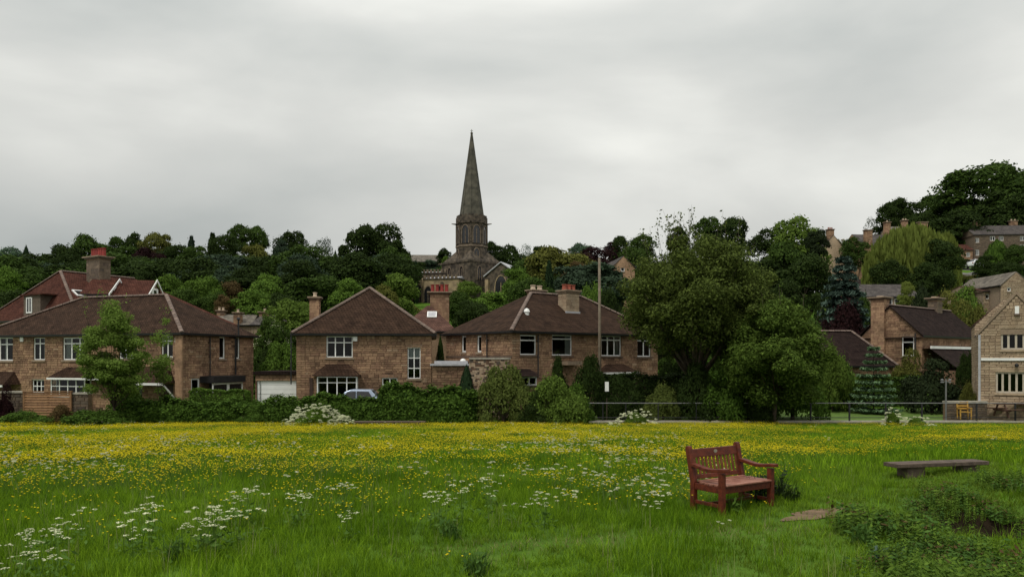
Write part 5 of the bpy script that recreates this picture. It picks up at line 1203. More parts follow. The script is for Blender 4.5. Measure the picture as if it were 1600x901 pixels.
bush(1238, 574, 110, 44.5, L_HEDGE, 'dark bushy undergrowth right of the small streamside tree')
bush(1170, 600, 80, 42.8, L_DARK, 'dark undergrowth around the small streamside tree stem')
bush(1300, 540, 60, 50, L_SECOND, 'light green leafy shrub left of the small silver fir')
bush(1310, 560, 80, 51, L_BRIGHT, 'bright leafed bush before the low cottage roof')
bush(1457, 561, 90, 49, L_YEW, 'big round near black yew bush left of the right edge house', ry=1.0)
bush(1512, 552, 40, 55, L_DARK, 'dark shrub in the shade between the yew bush and the right edge house')
bush(1514, 598, 32, 46, L_OLIVE, 'small pale leafy shrub by the stone pier')
bush(1420, 546, 70, 55, L_OLIVE, 'yellowish low shrub in front of the brown gabled house')
bush(150, 640, 120, 40.2, L_HEDGE, 'low leafy shrub speckled with pale blossom under the young tree')
bush(40, 642, 96, 40.4, L_HEDGE, 'rambling low shrub under the larch fence at the left edge')
bush(8, 600, 36, 41.5, L_COPPER, 'reddish brown shrub at the left edge beside the larch fence')
bush(200, 612, 66, 43, L_HEDGE, 'leafy bush behind the stem of the young tree')
bush(98, 632, 50, 41.2, L_RUST, 'brownish low shrub right of the larch fence')
bush(395, 634, 60, 40.8, L_HEDGE, 'low bulge of leaves at the left of the white blossoming shrub')
for q in [(1042, 508, 56, 59, L_MID, 'leafy tree in the gap right of the cornerwise house'), (636, 474, 60, 100, L_OLIVE, 'olive tree below the left end of the church'), (1500, 430, 60, 120, L_OLIVE, 'olive bush under the tan hillside wall'), (1065, 500, 90, 62, L_DARK, 'dark tree filling the gap under the left boughs of the spreading tree'), (1120, 480, 110, 66, L_MID, 'green tree behind the trunk fork of the spreading tree'), (1180, 470, 120, 70, L_DARK, 'dark tree between the spreading tree and the small lighter tree'),
          (1262, 500, 80, 64, L_MID, 'green tree behind the right shoulder of the small lighter tree'), (1210, 520, 90, 60, L_DARK, 'dark tree hidden behind the middle of the small lighter tree'), (1090, 545, 90, 56, L_HEDGE, 'dark laurel mass under the trunk fork')]:
    tree(q[0], q[1], q[2], q[3], 'round', q[4], q[5])
for q in [(1300, 455, 70, 80, L_DARK, 'dark tree at the left foot of the blue spruce'), (1345, 462, 60, 78, L_MID, 'green tree at the right foot of the blue spruce'), (1290, 500, 60, 72, L_COPPER, 'second maroon bush left of the maroon low tree')]:
    tree(q[0], q[1], q[2], q[3], 'bush', q[4], q[5])
# tiny silver fir
CR['fir'] = [conifer_mesh('crown', 900, 10, 12000, .06, L_SPRUCE, .25, gap=.4)]
L_FIR = leaf_material('needle_silver_fir', (.045, .08, .04), (.15, .24, .12), trans=.1)
def fir():
    D = 48.5; x = (1365 - CX) / F * D; zb = -1.5; rt = empty('fir_tree', (x, D, zb), 0, 'small silver green fir with clearly separate tiers of branches behind the railing', 'tree')
    link('crown', CR['fir'][0], rt, (0, 0, 0), .4, (1.75, 1.75, P(0, 531, D).z - zb), L_FIR); link('trunk', CONTRK, rt, (0, 0, 0), 0, (1, 1, P(0, 531, D).z - zb))
fir()

# ------------------------------------------------------------------ the nearer trees, each grown on its own
def big_tree(name, label, px, D, ytop, wpx, zb, seed, mat, n, leaf, K, trunk, centre_y=None, wisps=0, prof=None, lean=0, lobr=(.8, 1.5), zsq=.75, ypx_low=560, cat='tree', wl=1.0):
    rg = np.random.RandomState(seed); x = (px - CX) / F * D; zt_ = P(0, ytop, D).z; w = wpx / F * D / 2; zl = P(0, ypx_low, D).z
    root = empty(name, (x, D, zb), 0, label, cat); cz = (zt_ + zl) / 2 - zb; hz = (zt_ - zl) / 2
    u = rdirs(rg, K); C = u * rg.uniform(.25, .85, K)[:, None] ** .7; C = np.stack([C[:, 0] * (w - .6), C[:, 1] * (w - .6) * .9, cz + C[:, 2] * (hz - .5)], 1)
    if prof is not None: C[:, :2] *= prof((C[:, 2] - cz) / hz)[:, None]
    r = rg.uniform(*lobr, K); r3 = np.stack([r, r, r * zsq], 1)
    k = rg.randint(0, K, n * 2); d = rdirs(rg, n * 2); p = C[k] + r3[k] * d * (rg.triangular(.35, .95, 1.38, n * 2)[:, None])
    q = ((p[:, None, :] - C[None]) / r3[None]) if n < 20000 else None
    if q is not None: keep = ((q ** 2).sum(2) < .3).sum(1) < 2
    else:
        cnt = np.zeros(n * 2)
        for j in range(K): cnt += ((((p - C[j]) / r3[j]) ** 2).sum(1) < .35)
        keep = cnt < 2
    p = p[keep][:n]; d = d[keep][:n]
    TW_ = []
    for _ in range(wisps):                                # thin leafy twigs reaching out of the crown
        a = rg.normal(-.15, .42); st = np.array([np.sin(a) * w * .75, rg.uniform(-.3, .3) * w, cz + hz * np.cos(a) * .8]); dr = np.array([np.sin(a) * .5 + rg.normal(0, .22), rg.normal(0, .25), 1.0]); dr /= np.linalg.norm(dr)
        ln = rg.uniform(.5, 1.0) * wl; m = int(8 * ln) + 3; t = rg.uniform(0, 1, m) * ln; pp = st + dr * t[:, None] + rg.normal(0, .13, (m, 3)); p = np.concatenate([p, pp]); d = np.concatenate([d, rdirs(rg, m)]); TW_.append((st - dr * .6, st + dr * ln))
    me = quads_mesh('crown', leaves(rg, p, d + [0, 0, .3], leaf, .5, .9), mat, rg.beta(2, 2, len(p))); link('crown', me, root)
    b = MB(); tr = random.Random(seed); fork = trunk[1]
    b.tube([(lean * -.2, 0, -.3), (lean * -.1, 0, fork * .5), (0, 0, fork)], [trunk[0] * 1.3, trunk[0], trunk[0] * .9], 10, BARK)
    order = rg.permutation(K)[:min(K, trunk[2])]
    for j in order:
        c = Vector(C[j]); p0 = Vector((0, 0, fork * tr.uniform(.85, 1.0))); mid = p0.lerp(c, .5) + Vector((0, 0, -.06 * (c - p0).length)); rr = trunk[0] * .42
        b.tube([p0, p0.lerp(mid, .5) + Vector((0, 0, .05)), mid, c], [rr, rr * .75, rr * .5, rr * .15], 7, BARK)
        for s_ in range(3):
            v = Vector(rdirs(rg, 1)[0]); v.z = abs(v.z); q0 = mid.lerp(c, tr.uniform(.2, 1)); b.tube([q0, q0 + v * float(r[j]) * .9], [rr * .18, rr * .05], 5, BARK)
    for q0, q1 in TW_: b.tube([q0, q1], [.012, .004], 4, BARK)
    link('trunk', b.mesh('trunk', smooth=True), root); return root
big_tree('streamside_tree', 'big spreading olive green tree with a forked dark trunk and wispy twigs against the sky', 1086, 44.5, 352, 290, -1.6, 5, L_BIG, 105000, .09, 240, (.3, 2.4, 30), wisps=34, ypx_low=580, lobr=(.35, .95), wl=2.0, prof=lambda t: np.clip(1.04 - .3 * np.clip(t - .2, 0, 1), .3, 1.1))
big_tree('streamside_tree', 'smaller lighter green tree in front of the right side of the spreading tree', 1212, 41.8, 448, 215, -1.65, 8, L_SECOND, 80000, .085, 130, (.13, 1.5, 22), ypx_low=660, prof=lambda t: np.clip(1.05 - .5 * np.clip(t, 0, 1) - .1 * np.clip(-t, 0, 1), .3, 1.1), lobr=(.35, .85), lean=.8, wisps=8)
big_tree('young_tree', 'slender young tree with fresh yellow green leaves in front of the left house', 178, 40.6, 440, 150, -1.7, 12, L_YOUNG, 30000, .07, 110, (.06, 1.2, 40), ypx_low=655, prof=lambda t: np.clip(1.0 - .6 * np.clip((t + .2), 0, 1.2), .2, 1), lobr=(.28, .55), zsq=.55, wisps=8, wl=.6)
big_tree('young_tree', 'thin sparse sapling just right of the slender young tree', 252, 42.5, 470, 60, -1.7, 15, L_YOUNG, 2600, .065, 22, (.03, 1.0, 14), ypx_low=640, lobr=(.25, .45), wisps=3, wl=.5)

# ------------------------------------------------------------------ white blossom and cow parsley
def umbel_mesh(seed, heads=11, R_=.05, petal=.0085, per=16):
    rg = np.random.RandomState(seed); C = []; 
    for h in range(heads):
        a = 2.4 * h; r = R_ * math.sqrt((h + .3) / heads); c = np.array([r * math.cos(a), r * math.sin(a), -(r / R_) ** 2 * R_ * .3])
        C.append(c + rdirs(rg, per) * [.011, .011, .004])
    C = np.concatenate(C); return C
def parsley_plant(seed, umb=9, h=.75, spread=.22, size=1.0):
    rg = np.random.RandomState(seed); Q = []; mi = []; ti = []; st = MB()
    for i in range(umb):
        a = rg.uniform(0, 6.28); r = spread * rg.uniform(.1, 1); z = h * rg.uniform(.72, 1.05); top = np.array([r * math.cos(a), r * math.sin(a), z])
        C = umbel_mesh(seed * 31 + i, rg.randint(4, 8), .045 * size, per=5) + top; q = leaves(rg, C, np.tile([0, 0, 1.0], (len(C), 1)), .0125 * size, .9, .5); Q.append(q); mi += [0] * len(q); ti += list(rg.rand(len(q)))
        base = np.array([0, 0, 0]); mid = top * [.35, .35, .55]
        for (p, s_) in ((base, mid), (mid, top)):
            w_ = np.array([-math.sin(a), math.cos(a), 0]) * .004; Q.append(np.array([[p - w_, p + w_, s_ + w_, s_ - w_]])); mi.append(1); ti.append(.6)
    n = 16; p = rg.normal(0, 1, (n, 3)) * [spread * .6, spread * .6, 0]; p[:, 2] = rg.uniform(.05, h * .6, n); Q.append(leaves(rg, p, np.tile([0, 0, 1.0], (n, 1)), .05, .45, .9)); mi += [1] * n; ti += list(rg.rand(n))
    return np.concatenate(Q), mi, ti
PARS = [parsley_plant(i + 1, 3 + i % 3, .62) for i in range(5)]
def clump(px, py, w, D, n, label, h=1.0, seed=0, depth=1.0):
    D = D * (py - HY) / (py + 34 * 9 / D - HY); n = int(n * 1.15)
    """a clump of cow parsley, each stem a part"""
    rg = np.random.RandomState(seed + 50); x = (px - CX) / F * D; zb = T(x, D); rt = empty('cow_parsley_clump', (x, D, zb), 0, label, 'wildflowers', 'cow parsley flowering in the meadow'); hw = w / F * D / 2
    VV = []; MM = []; TT = []
    for i in range(n):
        dx = rg.normal(0, .75) * hw; dy = rg.normal(0, .8) * depth * min(hw, .6); s_ = h * rg.uniform(.75, 1.1); Q, mi, ti = PARS[rg.randint(0, 5)]; a = rg.uniform(0, 6.28)
        c_, n_ = math.cos(a), math.sin(a); Q = Q @ np.array([[c_, n_, 0], [-n_, c_, 0], [0, 0, 1]]) * s_ + np.array([dx, dy, T(x + dx, D + dy) - zb]); VV.append(Q); MM += mi; TT += ti
    VV = np.concatenate(VV); MM = np.array(MM); TT = np.array(TT)
    for k, nm, m in ((0, 'blossom', L_BLOSSOM), (1, 'stems', L_STEM)): tag(link(nm, quads_mesh(nm, VV[MM == k], m, TT[MM == k]), rt), kind='stuff')
    return rt
for i, q in enumerate([
 (322, 845, 62, 8.6, 9, 'densest white cow parsley clump, in the left foreground beside a dark weed tuft', .8),
 (226, 840, 66, 8.7, 5, 'loose white cow parsley heads between the densest clump and the left corner', .8),
 (40, 865, 70, 7.9, 6, 'white cow parsley in the bottom left corner of the meadow', .8),
 (70, 838, 70, 8.9, 4, 'thin cow parsley heads above the bottom left corner clump', .75),
 (88, 880, 60, 7.7, 4, 'low cow parsley heads near the bottom left, right of the corner clump', .8),
 (392, 838, 56, 9.0, 4, 'scattered cow parsley heads right of the densest clump', .8),
 (375, 808, 50, 10.0, 5, 'small cow parsley group behind the densest clump', .8),
 (230, 815, 80, 9.6, 4, 'sparse cow parsley behind the left foreground heads', .75),
 (490, 798, 50, 10.4, 4, 'cow parsley heads left of centre in the near meadow', .75),
 (535, 780, 46, 11.3, 4, 'cow parsley heads farther back, left of centre', .75),
 (715, 790, 56, 10.8, 5, 'cow parsley group in the centre of the near meadow', .8),
 (690, 800, 30, 10.3, 3, 'few cow parsley heads at the left of the centre group', .75),
 (765, 772, 40, 11.6, 3, 'small cow parsley heads right behind the centre group', .8),
 (838, 797, 46, 10.2, 5, 'cow parsley group right of centre, halfway to the red bench', .7),
 (955, 752, 74, 12.6, 8, 'flat topped cow parsley group left of the red bench', .75),
 (905, 752, 40, 12.6, 3, 'sparse cow parsley left of the flat topped group', .7),
 (540, 815, 26, 9.6, 2, 'two cow parsley stems before the dark grass tuft', .7),
]): clump(*q[:6], h=q[6], seed=i)
for (px, yt, w, D, lab, n) in ((493, 628, 96, 40.2, 'big creamy white blossoming shrub in front of the long hedge', 260), (538, 648, 34, 40.1, 'small cream blossoming clump beside the low plank seat', 70), (992, 636, 74, 40.9, 'tall white flowering weeds in front of the left end of the railing', 60), (168, 652, 80, 39.8, 'pale flowering weeds at the foot of the young tree', 40), (1432, 648, 60, 41.0, 'white flowering weeds in front of the railing near the lamp post', 30), (962, 655, 26, 40.6, 'small white flower clump at the left end of the railing', 16), (1395, 636, 40, 41.2, 'pale blossom bush behind the railing left of the stone pier', 30)):
    rg = np.random.RandomState(int(px)); x = (px - CX) / F * D; zb = T(x, D) - .05; h = P(0, yt, D).z - zb; hw = w / F * D / 2; rt = empty('blossoming_shrub', (x, D, zb), 0, lab, 'shrub')
    N_ = n * 60; k = rg.randint(0, n, N_); u = rdirs(rg, n); u[:, 2] = np.abs(u[:, 2]); C = u * rg.uniform(.75, 1.05, (n, 1)) * [hw, hw * .7, h * .95]
    p = C[k] + rdirs(rg, N_) * .1 * rg.uniform(.2, 1, (N_, 1)) * [1, 1, .5]; link('blossom', quads_mesh('blossom', leaves(rg, p, np.tile([0, -.3, 1.0], (N_, 1)), .024, .8, .5), L_BLOSSOM), rt)
    link('foliage', CR['bush'][1], rt, (0, 0, 0), 1.0, (hw * .75, hw * .45, h * .75), L_WEED)
L_HAW = L_BLOSSOM
def haw():
    D = 59.0; rg = np.random.RandomState(4); x = (426 - CX) / F * D; zb = -1; h = P(0, 498, D).z - zb; rt = empty('hawthorn_tree', (x, D, zb), 0, 'hawthorn dotted with cream blossom between the two left houses', 'tree')
    link('crown', CR['round'][2], rt, (0, 0, 0), 0, (1.6, 1.6, h), L_MID); link('trunk', TRK[0], rt, (0, 0, 0), 0, (1.5, 1.5, h * .9))
    n = 60; u = rdirs(rg, n); C = u * [1.5, 1.5, h * .42] * rg.uniform(.8, 1.02, (n, 1)) + [0, 0, h * .55]; N_ = n * 22; k = rg.randint(0, n, N_)
    link('blossom', quads_mesh('blossom', leaves(rg, C[k] + rg.normal(0, .12, (N_, 3)), u[k] + [0, 0, .6], .045, .8, .5), L_BLOSSOM), rt)
haw()
# ================================================================== meadow grass and flowers
def tuft_mesh(name, seed, blades=16, h=.28, rad=.09, w=.0045, mat=L_GRASS, bend=.5, seg=2):
    rg = np.random.RandomState(seed); Q = []; T_ = []
    for b in range(blades):
        a = rg.uniform(0, 6.28); r = rad * math.sqrt(rg.rand()); p = np.array([r * math.cos(a), r * math.sin(a), -.02]); hh = h * rg.uniform(.55, 1.1); a2 = rg.uniform(0, 6.28); o = np.array([math.cos(a2), math.sin(a2), 0]) * hh * bend * rg.uniform(.2, 1)
        s = np.array([-math.sin(a2 + rg.normal(0, .8)), math.cos(a2), 0]) * w; t = rg.rand(); pr = p; wp = 1.0
        for k in range(1, seg + 1):
            f = k / seg; q = p + o * f ** 2 + np.array([0, 0, hh * f * (1 - .12 * f)]); wq = 1 - .92 * f ** 1.5
            Q.append([pr - s * wp, pr + s * wp, q + s * wq, q - s * wq]); T_.append(t); pr = q; wp = wq
    return quads_mesh(name, np.array(Q), mat, np.array(T_))
def noise2(x, y, s, sd=0):
    rg = np.random.RandomState(sd); v = 0
    for k in range(6):
        a = rg.uniform(0, 6.28); f = s * rg.uniform(.6, 1.7); v = v + np.sin((x * math.cos(a) + y * math.sin(a)) * f + rg.uniform(0, 6.28))
    return v / 6
def field(n, y0, y1, seed, power=1.0):
    rg = np.random.RandomState(seed); y = np.sqrt(rg.uniform(0, 1, n) * (y1 ** 2 - y0 ** 2) + y0 ** 2); x = rg.uniform(-1, 1, n) * (y * .78 + 1.6); return x, y, rg
def pxy(x, y): z = terrain(x, y); return CX + x / y * F, HY + (EYE - z) * F / y
def shortzone(x, y):                                     # 1 where the grass is short and trodden
    px, py = pxy(x, y)
    a = sstep(1160, 1300, px) * sstep(712, 735, py)
    b = np.exp(-(((py - (872 - .075 * (px - 600))) / 17) ** 2)) * sstep(520, 700, px)
    c = np.exp(-((px - 1230) / 110) ** 2 - ((py - 800) / 18) ** 2)
    d = sstep(1010, 1120, px) * sstep(790, 806, py)
    e = sstep(1370, 1400, px) * sstep(716, 724, py) * sstep(1600, 1560, px)
    return np.clip(np.maximum.reduce([a * .8, b * .85, c, d * .75, e]), 0, 1)
def bare(x, y): return (((x - 4.2) * math.cos(.35) + (y - 10.05) * math.sin(.35)) / .58) ** 2 + ((-(x - 4.2) * math.sin(.35) + (y - 10.05) * math.cos(.35)) / .2) ** 2 < 1
def hollow(x, y): return (((x - 6.55) / 1.15) ** 2 + ((y - 9.75) / .8) ** 2 < .9) | ((x > 5.6) & (x < 7.6) & (y > 8.5) & (y < 9.75))
L_SEED = leaf_material('grass_seed_head', (.14, .17, .05), (.3, .3, .13), trans=.3)
LONG = [tuft_mesh('tuft', 10 + i, 24, .19, .11, .0036, L_GRASS, .65) for i in range(4)] + [tuft_mesh('tuft', 19, 7, .4, .12, .0026, L_SEED, .35, 3)]
FARG = [tuft_mesh('tuft', 20 + i, 16, .24, .22, .010) for i in range(4)]
SHRT = [tuft_mesh('tuft', 30 + i, 28, .085, .1, .0038, L_SHORT, .9) for i in range(3)] + [tuft_mesh('tuft', 40, 12, .06, .12, .0035, L_DRY, 1.1)]
def grass():
    x, y, rg = field(19000, 4.2, 15, 1); k = ~bare(x, y) & ~hollow(x, y); s = shortzone(x, y); isl = rg.rand(len(x)) > s * .97; k &= isl; x, y = x[k], y[k]
    hn = 1 + .6 * noise2(x, y, 1.1, 3) + .45 * noise2(x, y, 3.0, 5); n = len(x); sc = np.stack([np.ones(n), np.ones(n), hn * rg.uniform(.75, 1.2, n)], 1)
    scatter('meadow_grass', LONG, np.stack([x, y, terrain(x, y)], 1), rg.uniform(0, 6.28, n), sc, np.where(rg.rand(n) < .035, 4, rg.randint(0, 4, n)), label='long green meadow grass in the foreground', cat='grass', kind='stuff')
    x, y, rg = field(26000, 14, 42.3, 2); s = shortzone(x, y); k = rg.rand(len(x)) > s * .9; x, y = x[k], y[k]; n = len(x); hn = (1 + .3 * noise2(x, y, .8, 3)) * np.interp(y, [30, 38, 42], [1, .75, .55]); f = .75 + y / 40
    scatter('far_meadow_grass', FARG, np.stack([x, y, terrain(x, y)], 1), rg.uniform(0, 6.28, n), np.stack([f, f, hn * rg.uniform(.8, 1.2, n)], 1), rg.randint(0, 4, n), label='meadow grass stretching back to the hedges', cat='grass', kind='stuff')
    x, y, rg = field(26000, 4.2, 24, 4); s = shortzone(x, y); k = (rg.rand(len(x)) < s + .04) & ~hollow(x, y) & (~bare(x, y) | (rg.rand(len(x)) < .06)); x, y = x[k], y[k]; n = len(x)
    px, py = pxy(x, y); dry = np.exp(-(((py - (872 - .075 * (px - 600))) / 12) ** 2)) * (px > 640) * (px < 1330) * .75
    idx = np.where(rg.rand(n) < .05 + dry, 3, rg.randint(0, 3, n))
    scatter('trodden_grass', SHRT, np.stack([x, y, terrain(x, y)], 1), rg.uniform(0, 6.28, n), rg.uniform(.8, 1.5, n) * (1 + y / 60), idx, label='short trodden grass along the path and round the benches', cat='grass', kind='stuff')
grass()
def flower_mesh(seed, heads=4, h=.34, rad=.1, r=.013, stems=True):
    rg = np.random.RandomState(seed); Q = []; mi = []; ti = []
    for i in range(heads):
        a = rg.uniform(0, 6.28); q = rad * math.sqrt(rg.rand()); c = np.array([q * math.cos(a), q * math.sin(a), h * rg.uniform(.78, 1.12)]); t = rg.rand()
        for k in range(5):
            b = 1.2566 * k; e = np.array([math.cos(b), math.sin(b), 0]); f = np.array([-e[1], e[0], 0])
            Q.append([c, c + e * r * .7 + f * r * .62 + [0, 0, r * .35], c + e * r * 1.15 + [0, 0, r * .7], c + e * r * .7 - f * r * .62 + [0, 0, r * .35]]); mi.append(0); ti.append(t)
        s = np.array([.0025, 0, 0]); p = np.array([c[0] * .3, c[1] * .3, 0]); Q.append([p - s, p + s, c + s, c - s]); mi.append(1); ti.append(.4)
    return quads_mesh('buttercup', np.array(Q), None, np.array(ti), mats=[L_YELLOW, L_STEM], midx=mi)
BUT = [flower_mesh(i, 5, .30, .24, .0115) for i in range(4)]; BUTF = [flower_mesh(10 + i, 7, .33, .4, .0155) for i in range(4)]
SPK = []
for i in range(3):
    rg = np.random.RandomState(i + 90); C = np.concatenate([umbel_mesh(i * 7 + j, 5, .035) + [rg.uniform(-.15, .15), rg.uniform(-.15, .15), .42 * rg.uniform(.8, 1.2)] for j in range(3)]); SPK.append(quads_mesh('umbel', leaves(rg, C, np.tile([0, 0, 1.0], (len(C), 1)), .012, .9, .5), L_BLOSSOM))
def flowers():
    x, y, rg = field(60000, 6, 42, 6); px, py = pxy(x, y)
    nz = noise2(x, y * 1.6, .55, 8) + .6 * noise2(x, y * 2.2, 1.7, 9)
    lim = np.interp(px, [-200, 0, 250, 420, 700, 1000, 1160, 1400, 1600, 1800], [752, 752, 726, 712, 704, 712, 735, 722, 712, 710])
    d = sstep(lim + 16, lim - 16, py) * (.06 + .75 * nz + (.34 + .9 * sstep(360, 150, px)) * np.exp(-((py - lim + 16) / 14) ** 2)); low = sstep(880, 720, py) ** 1.3 * .42 * (1 + 1.8 * nz) * sstep(1300, 1100, px) + .006
    d = np.maximum(np.clip(d, .05, 1) * (py < lim + 10), low) * (1 - .9 * shortzone(x, y) * (py > 716)); d *= sstep(662, 672, py) * .9 + .1
    k = rg.rand(len(x)) < np.clip(d, 0, 1); far = y > 15
    for nm, m, sel, fac in (('buttercups', BUT, k & ~far, .9), ('distant_buttercups', BUTF, k & far, .80)):
        n = sel.sum(); xx, yy = x[sel], y[sel]
        scatter(nm, m, np.stack([xx, yy, terrain(xx, yy)], 1), rg.uniform(0, 6.28, n), fac * rg.uniform(.85, 1.15, n), rg.randint(0, 4, n), label='yellow buttercups dotted through the near grass' if nm == 'buttercups' else 'dense drifts of yellow buttercups across the far meadow', cat='wildflowers', kind='stuff')
    x, y, rg = field(6500, 7.5, 38, 12); px, py = pxy(x, y); nz = noise2(x, y, .7, 14) + noise2(x, y, 2, 15) * .6
    k = (rg.rand(len(x)) < np.clip(.2 + 1.1 * nz, .03, .8)) & (px < 1150) | (rg.rand(len(x)) < .02) & (py < 705)
    k &= rg.rand(len(x)) > shortzone(x, y); k &= (py > 700) | (rg.rand(len(x)) < .15); n = k.sum(); x, y = x[k], y[k]
    scatter('scattered_white_umbels', SPK, np.stack([x, y, terrain(x, y)], 1), rg.uniform(0, 6.28, n), rg.uniform(.55, 1.0, n), rg.randint(0, 3, n), label='small white flower heads scattered through the meadow', cat='wildflowers', kind='stuff')
flowers()
# broad weeds on the right bank and darker tufts
def weed_mesh(seed, n=34, h=.38, rad=.2, leaf=.06, mat=L_WEED, upright=True):
    rg = np.random.RandomState(seed); st = 6; P_ = []; D_ = []
    for s in range(st):
        a = rg.uniform(0, 6.28); r = rad * math.sqrt(rg.rand()); hh = h * rg.uniform(.5, 1)
        for k in range(n // st):
            t = (k + 1) / (n // st); b = k * 2.1; P_.append([r * math.cos(a) + math.cos(b) * leaf * .7, r * math.sin(a) + math.sin(b) * leaf * .7, hh * t]); D_.append([math.cos(b) * .6, math.sin(b) * .6, 1])
    return quads_mesh('weed', leaves(rg, np.array(P_), np.array(D_), leaf, .42, .45), mat, rg.beta(2, 2, len(P_)))
WD = [weed_mesh(i, 120, .27, .22, .023) for i in range(3)] + [weed_mesh(9 + i, 66, .22, .22, .034, L_WEEDDK) for i in range(2)] + [weed_mesh(20, 36, .22, .18, .03, L_RUST)]
def weeds():
    rg = np.random.RandomState(31); pts = []; sc = []; ix = []
    while len(pts) < 620:
        y = rg.uniform(5.5, 13.2); x = rg.uniform(2.5, 12); px, py = [float(v) for v in pxy(x, y)]
        edge = 1345 + 50 * math.sin(py * .06) if py > 810 else 1400 + (810 - py) * 1.6
        if px < edge or px > 1780 or py < 752: continue
        if noise2(np.array([x]), np.array([y]), 3.2, 21)[0] < -.13: continue
        d2 = ((x - 6.55) / 1.15) ** 2 + ((y - 9.75) / .8) ** 2
        if d2 < .8: continue
        if 5.0 < x < 8.2 and 7.6 < y < 9.75 and rg.rand() < .85: continue
        if py < 775 and rg.rand() < .5: continue
        c = noise2(np.array([x]), np.array([y]), 1.6, 2)[0]; pts.append((x, y, T(x, y))); sc.append(rg.uniform(.45, 1.3) * (1.0 + .6 * c)); ix.append(rg.randint(0, 3) if rg.rand() < .55 + .6 * c else (5 if rg.rand() < .18 else rg.randint(3, 5)))
    scatter('bank_weeds', WD, pts, rg.uniform(0, 6.28, len(pts)), np.array(sc), np.array(ix), label='nettles and broad leaved weeds covering the bank at the near right', cat='weeds', kind='stuff')
weeds()
def tussock(px, py, label, n=7, h=1.5, mat=L_WEEDDK):
    D = 2.1 * F / (py - HY); x = (px - CX) / F * D; z = T(x, D); rt = empty('grass_tussock', (x, D, z), 0, label, 'grass tuft', 'darker tufts standing out of the meadow'); rg = np.random.RandomState(px)
    ms = tuft_mesh('blades', px, 60, .22 * h, .11, .007, mat, .6); link('blades', ms, rt)
    link('leaves', weed_mesh(px, 36, .16 * h, .15, .05, mat), rt)
tussock(272, 880, 'dark broad leaved weed tuft below the densest cow parsley clump'); tussock(706, 838, 'dark weed tuft in the middle of the near meadow'); tussock(745, 895, 'dark weed tuft at the bottom edge of the centre')
tussock(1345, 845, 'dark broad leaved dock left of the bank hollow', 9, 1.6); tussock(1385, 880, 'pale grey green thistle leaves at the bottom right', 9, 1.2, L_SPRUCE)
tussock(1216, 776, 'dark weedy tuft blackened for shade behind the right end of the red bench', 8, 2.6, L_YEW); tussock(1190, 782, 'tall dark grass blackened for shade under the right end of the red bench seat', 8, 2.6, L_YEW); tussock(1150, 795, 'grass tuft around the front leg of the red bench', 7, 1.5, L_HEDGE); tussock(1236, 784, 'dark weed tuft between the red bench and the dirt patch', 7, 1.7, L_DARK); tussock(1200, 778, 'dark grass tuft blackened for shade by the right front leg of the red bench', 7, 2.2, L_YEW); tussock(1172, 776, 'dark grass tuft blackened for shade beneath the middle of the red bench seat', 7, 2.3, L_YEW)  # yew-coloured tufts are dark grass with the bench's shade put into their colour

